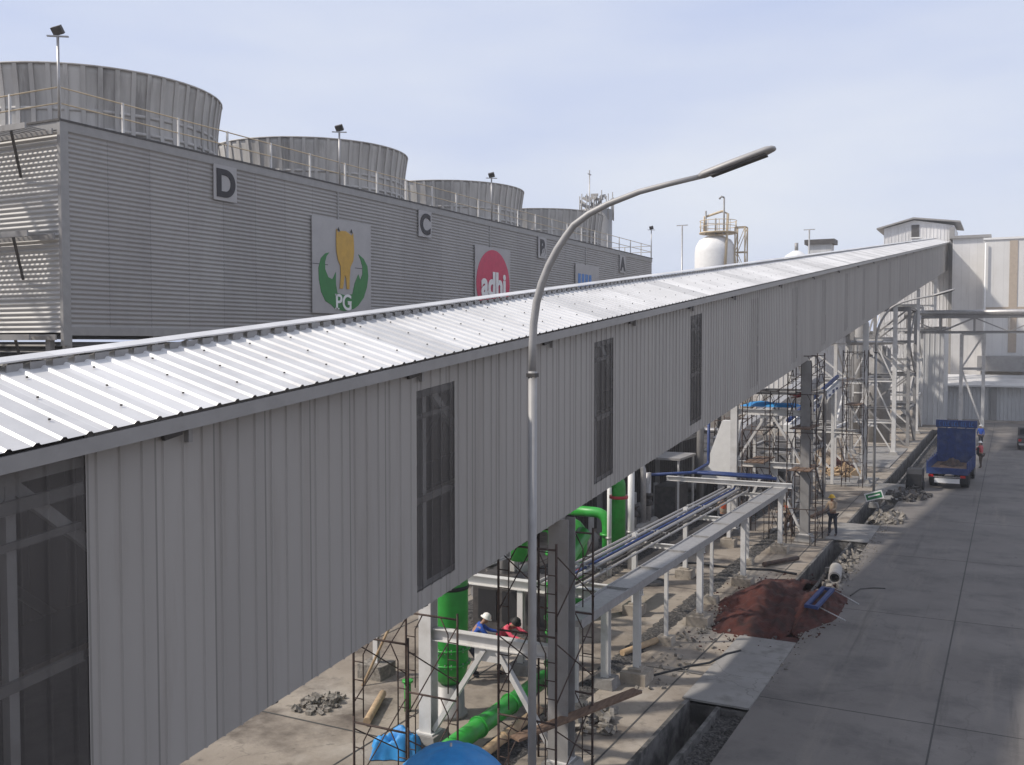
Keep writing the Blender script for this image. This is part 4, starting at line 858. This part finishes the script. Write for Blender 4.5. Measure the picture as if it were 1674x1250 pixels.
# ducts and tanks glimpsed inside the structures
for i, (x, y, r, h, lb) in enumerate(((-10.2, 91, .9, 8.5, 'grey upright vessel inside the tall braced structure'), (-12.9, 99, .8, 11, 'tall dark upright vessel behind the far trestles'), (-13.6, 84, .7, 6, 'short grey vessel behind the slender white column'))):
    t = thing('process_vessel', lb, 'vessel', (x, y, 0)); MB().lathe((x, y, 0), [(r, 0), (r, h - .5), (r * .7, h - .15), (0, h)], 20).build('shell', M['steel'], t)
    for z in (h * .35, h * .7): MB().lathe((x, y, z), [(r, 0), (r + .1, 0), (r + .1, .1), (r, .1)], 20, caps=False).build('ring', M['white'], t)
for i, (x, y0, y1, z, r, lb) in enumerate(((-9.3, 66, 103, 8.7, .16, 'silver pipe running high through the far structures'), (-8.9, 66, 103, 8.75, .1, 'thinner silver pipe beside the high one'), (-10.3, 66, 103, 5.85, .14, 'silver pipe at the middle level of the far structures'))):
    t = thing('pipe', lb, 'pipe', (x, y0, z)); MB().tube([(x, y0, z), (x, y1, z)], r, 10).build('tube', M['galv'], t)
    for k in range(5): MB().bar((x, y0 + 1 + k * 8.5, z - .16), (x, y0 + 1 + k * 8.5, z - 1.1), .08).build('hanger', M['white'], t)

# ------------------------------------------------------------------ pipe bridge to the right
pb = thing('pipe_bridge', 'steel truss bridge of silver pipes crossing to the right above the road end', 'pipe bridge', (0, 108, 10)); L_ = []
x0_, x1_ = -9.8, 15
for y in (107.2, 109.2):
    L_ += [('chord', (x0_, y, 11.3), (x1_, y, 11.3), ('I', .24)), ('chord', (x0_, y, 9.75), (x1_, y, 9.75), ('I', .24))]
    k = 0; x = x0_ + .3
    while x < x1_ - 3:
        L_.append(('strut', (x, y, 9.75), (x, y, 11.3), ('B', .14))); a, b = (9.8, 11.2) if k % 2 else (11.2, 9.8); L_.append(('brace', (x, y, a), (x + 3.1, y, b), ('B', .1))); x += 3.1; k += 1
members(pb, M['steel'], L_)
for y, r in ((107.5, .28), (108.2, .2), (108.8, .26)): MB().tube([(x0_, y, 11.42 + r), (x1_, y, 11.42 + r)], r, 12).build('pipe', M['galv'], pb)
for x in (12.5,):
    for y in (107.2, 109.2): MB().hbeam((x, y, 0), (x, y, 9.7), .3).build('column', M['white'], pb)

# ------------------------------------------------------------------ far buildings
hh = thing('head_house', 'tall pale head house with a gable roof where the gallery ends', 'head house', (-11.8, 150, 0))
HX0, HX1, HY0, HY1 = -16.2, -7.2, 146.8, 157
w_ = MB().ribbed((HX0, HY0, 0), (1, 0, 0), (0, 0, 24.7), (0, -1, 0), HX1 - HX0, .45, .12, .05); w_.rng(HX0, HX1, HY1 - .1, HY1, 0, 24.7); w_.rng(HX0, HX0 + .1, HY0 + .05, HY1, 0, 24.7); w_.rng(HX1 - .1, HX1, HY0 + .06, HY1, 0, 24.7)
w_.prism([(HX0, HY0 + .02, 24.7), (HX1, HY0 + .02, 24.7), ((HX0 + HX1) / 2 - .6, HY0 + .02, 25.65)], (0, 1, 0), .1)
w_.build('wall', M['head'], hh)
r_ = MB(); cxm = (HX0 + HX1) / 2 - .6
r_.prism([(HX0 - .9, HY0 - .7, 24.55), (cxm, HY0 - .7, 25.8), (HX1 + .8, HY0 - .7, 25.0), (HX1 + .8, HY0 - .7, 25.2), (cxm, HY0 - .7, 26.0), (HX0 - .9, HY0 - .7, 24.75)], (0, 1, 0), HY1 - HY0 + 1.4); r_.build('roof', M['trim'], hh)
wd = MB().rng(-12.6, -11.6, HY0 - .1, HY0 - .02, 23.3, 25.0).build('window', M['dark'], hh)
MB().rng(-12.75, -11.45, HY0 - .16, HY0 - .1, 23.15, 23.3).build('sill', M['offwhite'], wd)
MB().rng(-7.75, -7.1, 146.2, 146.75, 0, 24.4).build('corner_column', M['trim'], hh)
lh = thing('transfer_house', 'narrow pale transfer house with a flat roof right of the head house', 'building', (-5, 142, 0))
w_ = MB(); w_.rng(-7.0, -3.3, 140, 146, 0, 22.2); w_.rng(-3.35, -3.3, 139.9, 140, 0, 22); w_.build('wall', M['head'], lh)
MB().rng(-7.4, -2.5, 139.6, 146.4, 22.2, 22.55).build('roof', M['trim'], lh); MB().rng(-3.28, -2.4, 140.4, 143, 15.6, 19.2).build('side_box', M['steel'], lh)
be = thing('beige_building', 'large sunlit beige building with a tan stripe at the right edge', 'building', (10, 145, 0))
w_ = MB(); w_.rng(-3.28, 40, 135, 160, 0, 21.4); w_.build('wall', M['beige'], be); MB().rng(-3.29, 40.2, 134.85, 160.2, 21.4, 21.65).build('parapet', M['offwhite'], be)
for x in (-.35, 12, 25): MB().rng(x, x + .9, 134.93, 135, 7.5, 21.2).build('tan_stripe', M['beige2'], be)
MB().rng(-2.9, 40, 134.95, 135, 12.6, 13.1).build('string_course', M['beige2'], be)
for x in (4.8, 10): MB().rng(x, x + .03, 134.96, 135, 7, 21.2).build('panel_joint', M['trim'], be)
MB().tube([(-3.0, 134.7, 0), (-3.0, 134.7, 21)], .1, 8).build('downpipe', M['offwhite'], be)
MB().rng(-3.6, 16, 129.8, 134.9, 5.3, 7.1).build('canopy', M['steel'], be)
for k in range(5): MB().rng(-3.2 + k * 4.5, -2.9 + k * 4.5, 130, 130.3, 0, 5.3).build('canopy_post', M['steel'], be)
sh = thing('low_shed', 'low corrugated shed with a flat pale roof at the end of the road', 'shed', (2, 126, 0))
MB().ribbed((-7.0, 122.5, 0), (1, 0, 0), (0, 0, 3.7), (0, -1, 0), 10.3, .4, .12, .06).rng(-7.0, 3.3, 122.52, 126, 0, 3.7).ribbed((5.4, 122.5, 0), (1, 0, 0), (0, 0, 3.7), (0, -1, 0), 9.6, .4, .12, .06).rng(5.4, 15, 122.52, 126, 0, 3.7).build('wall', M['wshed'], sh)
MB().rng(3.3, 5.4, 123.4, 123.5, 0, 3.7).build('doorway', M['dark_in'], sh)
MB().add([(-7.5, 121.6, 3.75), (15.5, 121.6, 3.75), (15.5, 129.6, 4.7), (-7.5, 129.6, 4.7), (-7.5, 121.6, 3.95), (15.5, 121.6, 3.95), (15.5, 129.6, 4.9), (-7.5, 129.6, 4.9)], [(3, 2, 1, 0), (4, 5, 6, 7), (0, 1, 5, 4), (1, 2, 6, 5), (2, 3, 7, 6), (3, 0, 4, 7)]).build('roof', M['roof'], sh)
MB().rng(-1.9, -1.3, 122.0, 122.3, 0, 3.7).build('pier', M['trim'], sh)
ws = thing('white_shed', 'white corrugated shed glimpsed under the gallery behind the trestles', 'shed', (-18, 112, 0))
MB().ribbed((-24, 105, 0), (1, 0, 0), (0, 0, 9.6), (0, -1, 0), 10.8, .5, .14, .07).rng(-24, -13.2, 105.05, 120, 0, 9.6).build('wall', M['head'], ws); MB().rng(-24.5, -12.8, 104.4, 120.5, 9.6, 9.9).build('roof', M['trim'], ws)
MB().rng(-15.1, -13.9, 104.86, 104.93, 0, 9.6).build('grey_strip', M['steel'], ws)
gh = thing('grey_annex', 'grey annex wall below the gallery end beside the head house', 'building', (-9, 118, 0))
MB().ribbed((-8.8, 112.5, 0), (1, 0, 0), (0, 0, 10.2), (0, -1, 0), 2.5, .5, .12, .06).rng(-8.8, -6.3, 112.55, 121, 0, 10.2).build('wall', M['wshed'], gh); MB().rng(-9, -6.1, 112.2, 121.2, 10.2, 10.4).build('roof', M['trim'], gh)
# white tank with ochre platform
tk = thing('white_tank', 'tall white tank with an ochre railed platform on its dome behind the gallery', 'tank', (-27, 98.5, 0)); c = (-27, 98.5, 0)
MB().lathe(c, [(2.05, 0), (2.05, 17.9), (1.95, 18.5), (1.6, 19.1), (.9, 19.5), (0, 19.6)], 36).build('shell', M['offwhite'], tk)
MB().lathe((c[0] + .3, c[1], 19.75), [(0, 0), (1.9, 0), (1.9, .12), (0, .12)], 24).build('platform', M['ochre'], tk)
rl = MB()
for z in (.6, 1.15):
    rl.tube([(c[0] + .3 + 1.85 * math.cos(2 * math.pi * k / 20), c[1] + 1.85 * math.sin(2 * math.pi * k / 20), 19.87 + z) for k in range(21)], .035, 5, False)
for k in range(10): a = 2 * math.pi * k / 10; rl.tube([(c[0] + .3 + 1.85 * math.cos(a), c[1] + 1.85 * math.sin(a), 19.8), (c[0] + .3 + 1.85 * math.cos(a), c[1] + 1.85 * math.sin(a), 21.0)], .035, 5)
rl.build('railing', M['ochre'], tk)
for x, h in ((1.15, 3.6), (-.7, 2.4), (.3, 1.6)): MB().tube([(c[0] + x, c[1] - 1, 19.6), (c[0] + x, c[1] - 1, 19.6 + h)], .09, 8).build('nozzle', M['steel'], tk)
MB().tube([(c[0] + 1.15, c[1] - 1, 23.2), (c[0] + .9, c[1] - 1, 23.35), (c[0] + .65, c[1] - 1, 23.1)], .1, 8).build('lamp', M['steel'], tk)
MB().tube([(c[0] - .9, c[1] - .8, 20), (c[0] - .9, c[1] - .8, 21.4), (c[0] + .9, c[1] - .8, 21.9), (c[0] + 1.5, c[1] - .8, 21.6), (c[0] + 1.5, c[1] - 1.9, 15)], .13, 8).build('pipework', M['ochre'], tk)
lt = rackframe('ladder_tower', 'ochre lattice ladder tower right of the white tank', (-24.9, -23.9), (98.2, 99.2), (4, 8, 12, 15.5, 17.8, 20.3), M['ochre'], .12, cat='ladder tower')
t = thing('dome_tank', 'small white domed tank farther behind the ladder tower', 'tank', (-21.5, 112, 0)); MB().lathe((-21.5, 112, 0), [(1.7, 0), (1.7, 17.4), (1.2, 18.4), (.4, 18.9), (0, 19)], 24).build('shell', M['offwhite'], t); MB().tube([(-21.5, 112, 18.9), (-21.5, 112, 19.8)], .2, 8).build('nozzle', M['steel'], t)
# concrete silo with messy scaffold
si = thing('concrete_silo', 'grey concrete silo under construction topped with scaffold, behind the farthest fan stack', 'silo', (-41.8, 103, 0))
MB().lathe((-41.8, 103, 0), [(1.75, 0), (1.75, 23.6)], 28).build('shell', M['trim'], si)
sc = MB(); rnd = random.Random(4)
for k in range(45):
    a = rnd.uniform(0, 6.28); rr = rnd.uniform(.3, 2.0); z = rnd.uniform(23.2, 25.9 - abs(rr) * .6); L0 = rnd.uniform(.4, 1.0)
    b = Vector((rnd.uniform(-1, 1), rnd.uniform(-1, 1), rnd.uniform(-.5, .9))).normalized() * L0
    p = Vector((-41.8 + .8 * rr * math.cos(a), 103 + rr * math.sin(a), z)); sc.bar(p - b / 2, p + b / 2, .12, .3)
for k in range(14): a = 6.28 * k / 14; sc.tube([(-41.8 + 1.9 * math.cos(a), 103 + 1.9 * math.sin(a), 22.4), (-41.8 + 1.9 * math.cos(a), 103 + 1.9 * math.sin(a), 24.6 + rnd.random())], .06, 5)
sc.build('formwork', M['trim'], si)
for x, y, h, lb in ((-36.5, 118, 23.2, 'distant thin mast with a crossbar beyond the far corner of the cooling tower'), (-23.0, 128, 23.0, 'distant mast with a curved lamp above the gallery roof')):
    t = thing('mast', lb, 'mast', (x, y, 0)); MB().tube([(x, y, 0), (x, y, h)], .1, 8).build('pole', M['galv'], t); MB().bar((x - .7, y, h), (x + .7, y, h), .14, .1).build('crossbar', M['galv'], t)
t = thing('roof_ventilator', 'small dark ventilator box just above the gallery ridge in the distance', 'ventilator', (-22, 130, 0)); MB().rng(-23.5, -20.6, 130, 132, 0, 21.3).build('housing', M['wshed'], t); MB().rng(-23.9, -20.2, 129.6, 132.4, 21.3, 21.9).build('cap', M['dark'], t)

# ------------------------------------------------------------------ truck
def wheel(parent, x, y, r=.5, wdt=.28, name='wheel'):
    t = MB(); n = 20; vs = []; pr = [(-wdt / 2, r * .62), (-wdt / 2, r * .9), (-wdt / 2 + .04, r), (wdt / 2 - .04, r), (wdt / 2, r * .9), (wdt / 2, r * .62)]
    for a, rr in pr:
        for k in range(n): th = 2 * math.pi * k / n; vs.append((x + a, y + rr * math.cos(th), r + rr * math.sin(th)))
    t.add(vs, [(i * n + k, i * n + (k + 1) % n, (i + 1) * n + (k + 1) % n, (i + 1) * n + k) for i in range(5) for k in range(n)])
    o = t.build(name, M['tyre'], parent); MB().tube([(x - wdt * .42, y, r), (x + wdt * .42, y, r)], r * .62, 16).build('rim', M['steel'], o); return o
tk = thing('truck', 'blue flatbed truck with a tall headboard parked at the road edge', 'truck', (0, 0, 0))
for sx_ in (-.45, .45): MB().bar((sx_, .2, .85), (sx_, 7.6, .85), .12, .22).build('chassis_rail', M['dark'], tk)
MB().rng(-1.15, 1.15, 0, 5.3, 1.05, 1.2).build('bed_floor', M['wood'], tk)
MB().rng(-1.2, 1.2, -.08, 0, .98, 1.38).build('rear_sill', M['blue'], tk)
for s_ in (-1, 1):
    b = MB(); b.rng(s_ * 1.15, s_ * 1.2, 0, 5.3, 1.0, 1.75)
    for k in range(6): b.rng(s_ * 1.2, s_ * 1.25, .1 + k * 1.0, .2 + k * 1.0, .95, 1.85)
    b.build('side_board', M['blue'], tk); wheel(tk, s_ * .95, 1.5, .5, .5); wheel(tk, s_ * .98, 6.4, .5, .28)
    MB().rng(s_ * .65, s_ * 1.18, .9, 2.1, 1.0, 1.04).build('mudguard', M['black'], tk); MB().rng(s_ * .6, s_ * 1.15, .84, .87, .3, .95).build('mud_flap', M['black'], tk)
    MB().rng(s_ * .8, s_ * 1.1, -.1, -.05, .78, .93).build('tail_light', M['redlamp'], tk)
hb = MB(); hb.rng(-1.2, 1.2, 5.3, 5.36, 1.05, 3.55)
for x in (-1.17, -.6, 0, .6, 1.17): hb.rng(x - .04, x + .04, 5.25, 5.3, 1.0, 3.65)
hb.build('headboard', M['blue'], tk)
sb = MB().rng(-1.3, 1.3, 5.2, 5.45, 3.6, 4.1).build('name_board', M['blue'], tk)
tx = MB(); rnd = random.Random(2); x = -1.1
while x < 1.05:
    ww = rnd.uniform(.07, .13); tx.rng(x, x + ww, 5.18, 5.2, 3.7, 3.73); tx.rng(x, x + .025, 5.18, 5.2, 3.73, 3.98)
    if rnd.random() > .4: tx.rng(x + .025, x + ww, 5.18, 5.2, 3.95, 3.98)
    x += ww + (.05 if rnd.random() > .2 else .15)
tx.build('faded_lettering', M['logo_blue'], sb)
cb = MB(); cb.prism([(-1.05, 5.6, .7), (-1.05, 7.75, .7), (-1.05, 7.75, 1.5), (-1.05, 7.45, 2.35), (-1.05, 5.6, 2.4)], (1, 0, 0), 2.1); cab = cb.build('cab', M['blue'], tk)
MB().rng(-.8, .8, 5.57, 5.6, 1.65, 2.2).build('rear_window', M['glass'], cab)
for s_ in (-1, 1): MB().rng(s_ * 1.05, s_ * 1.07, 6.2, 7.2, 1.5, 2.2).build('side_window', M['glass'], cab); MB().rng(s_ * 1.12, s_ * 1.3, 7.3, 7.38, 1.6, 2.1).build('mirror', M['black'], cab)
MB().rng(-.75, .75, -.02, .1, .4, .7).build('rear_bumper', M['offwhite'], tk); MB().rng(-.85, .85, -.05, .02, .76, .82).build('bumper_rail', M['galv'], tk)
MB().tube([(-.6, 3.2, .75), (-.6, 4.4, .75)], .28, 12).build('fuel_tank', M['dark'], tk)
tk.location = (-3.25, 63.2, .01); tk.rotation_euler = (0, 0, R(-3)); tk.scale = (.92, .92, .92)
cargo = heap('sacks', 'dark brown sacks and scrap heaped at the front of the truck bed', -3.12, 66.4, 1.7, 2.2, .45, M['rust'], 21, 'cargo', 30, z0=1.13)
pk = thing('parked_pickup', 'dark pickup just entering at the right edge of the road end', 'pickup', (0, 0, 0))
bd = MB(); bd.prism([(-.85, 0, .45), (-.85, 4.6, .45), (-.85, 4.6, .95), (-.85, 3.6, 1.05), (-.85, 3.0, 1.65), (-.85, 1.8, 1.7), (-.85, 1.6, 1.05), (-.85, 0, 1.0)], (1, 0, 0), 1.7); bd.build('body', M['dark'], pk)
MB().rng(-.7, .7, 1.57, 1.66, 1.15, 1.6).build('rear_window', M['glass'], pk)
for s_ in (-1, 1):
    wheel(pk, s_ * .78, .9, .34, .2); wheel(pk, s_ * .78, 3.7, .34, .2); MB().rng(s_ * .62, s_ * .83, -.03, 0, .7, .9).build('tail_light', M['redlamp'], pk)
MB().rng(-.8, .8, -.12, -.02, .4, .55).build('bumper', M['galv'], pk)
pk.location = (1.5, 89, .02)

# ------------------------------------------------------------------ people
def skin_mesh(name, joints, edges, m, sub=1):
    """joints: name -> (pos, radius); grows one continuous surface over the skeleton"""
    ks = list(joints); me = bpy.data.meshes.new(name); me.from_pydata([joints[k][0] for k in ks], [(ks.index(a), ks.index(b)) for a, b in edges], [])
    ob = bpy.data.objects.new(name, me); COL.objects.link(ob); sm_ = ob.modifiers.new('s', 'SKIN'); sm_.use_smooth_shade = True
    lay = me.skin_vertices[0].data
    for i, k in enumerate(ks):
        r = joints[k][1]; lay[i].radius = r if isinstance(r, tuple) else (r, r); lay[i].use_root = (i == 0)
    if sub: ss = ob.modifiers.new('b', 'SUBSURF'); ss.levels = sub; ss.render_levels = sub
    dg = bpy.context.evaluated_depsgraph_get(); out = bpy.data.meshes.new_from_object(ob.evaluated_get(dg)); bpy.data.objects.remove(ob)
    out.name = name; out.materials.clear(); out.materials.append(m)
    for p in out.polygons: p.use_smooth = True
    return out
def person(label, loc, rz, shirt, trousers, helmet, lean=0, knee=0, arms=(20, 20), elbow=(25, 25), stride=0, vest=None):
    """figure facing local +Y; lean = trunk bend, knee = crouch in degrees, arms = forward swing"""
    t = thing('person', label, 'person', (0, 0, 0)); J = {}
    th, sh_ = .44, .43; kn = R(knee); hipz = .06 + th * math.cos(kn) + sh_ * math.cos(kn * .55) + .02; hy = -th * math.sin(kn) + sh_ * math.sin(kn * .55)
    J['pelvis'] = ((0, hy, hipz + .06), (.15, .11)); ln = R(lean); sp = lambda d, x=0, f=0: (x, hy + d * math.sin(ln) + f * math.cos(ln), hipz + .06 + d * math.cos(ln) - f * math.sin(ln))
    J['waist'] = (sp(.17), (.13, .1)); J['chest'] = (sp(.38), (.16, .115)); J['neck0'] = (sp(.53), .06); J['neck'] = (sp(.59, 0, .01), .05); J['jaw'] = (sp(.645, 0, .03), (.06, .07)); J['head'] = (sp(.73, 0, .02), (.078, .095)); J['crown'] = (sp(.80, 0, .01), (.06, .075)); J['nose'] = (sp(.70, 0, .115), .014)
    E_ = [('pelvis', 'waist'), ('waist', 'chest'), ('chest', 'neck0'), ('neck0', 'neck'), ('neck', 'jaw'), ('jaw', 'head'), ('head', 'crown'), ('head', 'nose')]
    for i, s_ in enumerate((-1, 1)):
        n_ = 'LR'[i]; sd = R(stride) * s_
        J['hip' + n_] = ((s_ * .095, hy, hipz), .085); ky = hy + th * math.sin(kn + sd); kz = hipz - th * math.cos(kn + sd); J['knee' + n_] = ((s_ * .11, ky, kz), .058)
        ay = ky + sh_ * math.sin(-kn * .55 + sd * .7 - abs(sd) * .4); az = kz - sh_ * math.cos(-kn * .55 + sd * .7 - abs(sd) * .4); J['ankle' + n_] = ((s_ * .115, ay, max(.07, az)), .038); J['toe' + n_] = ((s_ * .13, ay + .17, .035), (.042, .03))
        E_ += [('pelvis', 'hip' + n_), ('hip' + n_, 'knee' + n_), ('knee' + n_, 'ankle' + n_), ('ankle' + n_, 'toe' + n_)]
        J['sh' + n_] = (sp(.50, s_ * .185), .055); a = R(arms[i]) + 0; e = a + R(elbow[i])
        S0 = Vector(J['sh' + n_][0]); EL = S0 + Vector((s_ * .05, .29 * math.sin(a), -.29 * math.cos(a))); WR = EL + Vector((-s_ * .02, .25 * math.sin(e), -.25 * math.cos(e)))
        D = (WR - EL).normalized(); PA = WR + D * .07; J['el' + n_] = (tuple(EL), .04); J['wr' + n_] = (tuple(WR), .027); J['pa' + n_] = (tuple(PA), (.038, .02))
        E_ += [('chest', 'sh' + n_), ('sh' + n_, 'el' + n_), ('el' + n_, 'wr' + n_), ('wr' + n_, 'pa' + n_)]
        fw = Vector((0, 1, 0)).cross(D); side = Vector((0, D.z, -D.y)).normalized()
        for q_, (o_, l_) in enumerate(((-.03, .06), (-.01, .075), (.01, .07), (.03, .055))):
            b_ = PA + side * o_ + D * .02; m_ = b_ + D * l_ * .6; J['f%d%s' % (q_, n_)] = (tuple(m_), .0085); c_ = m_ + D * l_ * .4 + Vector((-s_ * .02, 0, 0)); J['g%d%s' % (q_, n_)] = (tuple(c_), .007); E_ += [('pa' + n_, 'f%d%s' % (q_, n_)), ('f%d%s' % (q_, n_), 'g%d%s' % (q_, n_))]
        tb = WR + D * .045 - side * .05; J['th' + n_] = (tuple(tb), .010); E_.append(('wr' + n_, 'th' + n_))
    def put(name, me):
        o = bpy.data.objects.new(name, me); COL.objects.link(o); o.parent = t; return o
    put('body', skin_mesh('body', J, E_, M['skin']))
    def grow(keys, g): return {k: (J[k][0], tuple(v * g + .008 for v in (J[k][1] if isinstance(J[k][1], tuple) else (J[k][1],) * 2))) for k in keys}
    ks = ['chest', 'waist', 'pelvis', 'neck0', 'shL', 'elL', 'shR', 'elR', 'wrL', 'wrR']
    put('shirt', skin_mesh('shirt', grow(ks, 1.13), [('pelvis', 'waist'), ('waist', 'chest'), ('chest', 'neck0'), ('chest', 'shL'), ('shL', 'elL'), ('chest', 'shR'), ('shR', 'elR'), ('elL', 'wrL'), ('elR', 'wrR')], shirt))
    ks = ['pelvis', 'hipL', 'kneeL', 'ankleL', 'hipR', 'kneeR', 'ankleR']
    put('trousers', skin_mesh('trousers', grow(ks, 1.2), [('pelvis', 'hipL'), ('hipL', 'kneeL'), ('kneeL', 'ankleL'), ('pelvis', 'hipR'), ('hipR', 'kneeR'), ('kneeR', 'ankleR')], trousers))
    for n_ in 'LR': put('boot', skin_mesh('boot', {'a': (J['ankle' + n_][0], .055), 'b': (J['toe' + n_][0], (.055, .04))}, [('a', 'b')], M['black']))
    if vest: put('vest', skin_mesh('vest', {'a': (sp(.12), (.155, .13)), 'b': (sp(.38), (.20, .15)), 'c': (sp(.48), (.16, .13))}, [('a', 'b'), ('b', 'c')], vest))
    hm = MB(); hc = Vector(sp(.755, 0, .015)); hm.lathe((0, 0, 0), [(.16, -.01), (.158, .005), (.125, .01), (.12, .05), (.095, .1), (.05, .128), (0, .135)], 16)
    rot = Matrix.Rotation(-ln * .7, 3, 'X'); hm.v = [tuple(rot @ Vector(v) + hc) for v in hm.v]; hm.build('helmet', helmet, t)
    t.location = loc; t.rotation_euler = (0, 0, R(rz)); return t
person('worker in a blue shirt and pale helmet bending under the white frame', (-12.35, 22.0, .0), -60, M['shirtblue'], M['denim'], M['whitep'], 35, 30, (50, 40), (30, 30))
person('worker in a coral pink shirt bending beside the one in blue', (-11.85, 22.6, .0), -100, M['pink'], M['brown'], M['hair'], 50, 25, (60, 55), (20, 30))
person('worker in a pale brown shirt and helmet behind the green vessel', (-12.75, 21.2, .0), -20, M['tan'], M['denim'], M['whitep'], 15, 5, (30, 10), (40, 30), 8)
person('worker with an orange vest and white helmet at the foot of the second trestle', (-8.75, 44.6, .0), 150, M['tan'], M['brown'], M['whitep'], 15, 10, (50, 30), (35, 40), 8, vest=M['orange'])
person('worker with a yellow helmet standing at the end of the drain', (-6.98, 45.4, .04), 160, M['tan'], M['denim'], M['yellow'], 8, 5, (35, 30), (50, 45), 8)
person('worker in a maroon shirt high on the scaffold of the second trestle', (-8.0, 44.2, 5.05), 100, M['shirtred'], M['brown'], M['yellow'], 10, 8, (60, 40), (30, 40), 5)
person('worker in blue walking on the road beyond the truck', (-2.1, 90.0, .015), 10, M['shirtblue'], M['denim'], M['whitep'], 3, 3, (20, -15), (20, 25), 20)
person('person in a red shirt standing beside the right side of the truck', (-1.72, 75.0, .015), 60, M['red'], M['brown'], M['whitep'], 5, 5, (40, 20), (30, 30), 6)
person('worker in tan with an orange vest standing in the shade behind the rack end beam', (-11.4, 43.3, .0), 30, M['tan'], M['denim'], M['yellow'], 10, 6, (30, 30), (30, 30), 6, vest=M['orange'])

# ------------------------------------------------------------------ thin industrial haze
hz = MB().rng(-85, 60, -20, 175, -2, 31).build('haze', bpy.data.materials.new('haze_air'), kind='stuff')
hm_ = hz.data.materials[0]; hm_.use_nodes = True; t_ = hm_.node_tree; t_.nodes.remove(t_.nodes['Principled BSDF'])
pv = t_.nodes.new('ShaderNodeVolumePrincipled'); pv.inputs['Color'].default_value = (.86, .88, .92, 1); pv.inputs['Density'].default_value = .0007
t_.links.new(pv.outputs[0], t_.nodes['Material Output'].inputs['Volume']); hz['label'] = 'thin pale haze filling the air over the plant'; hz['category'] = 'haze'
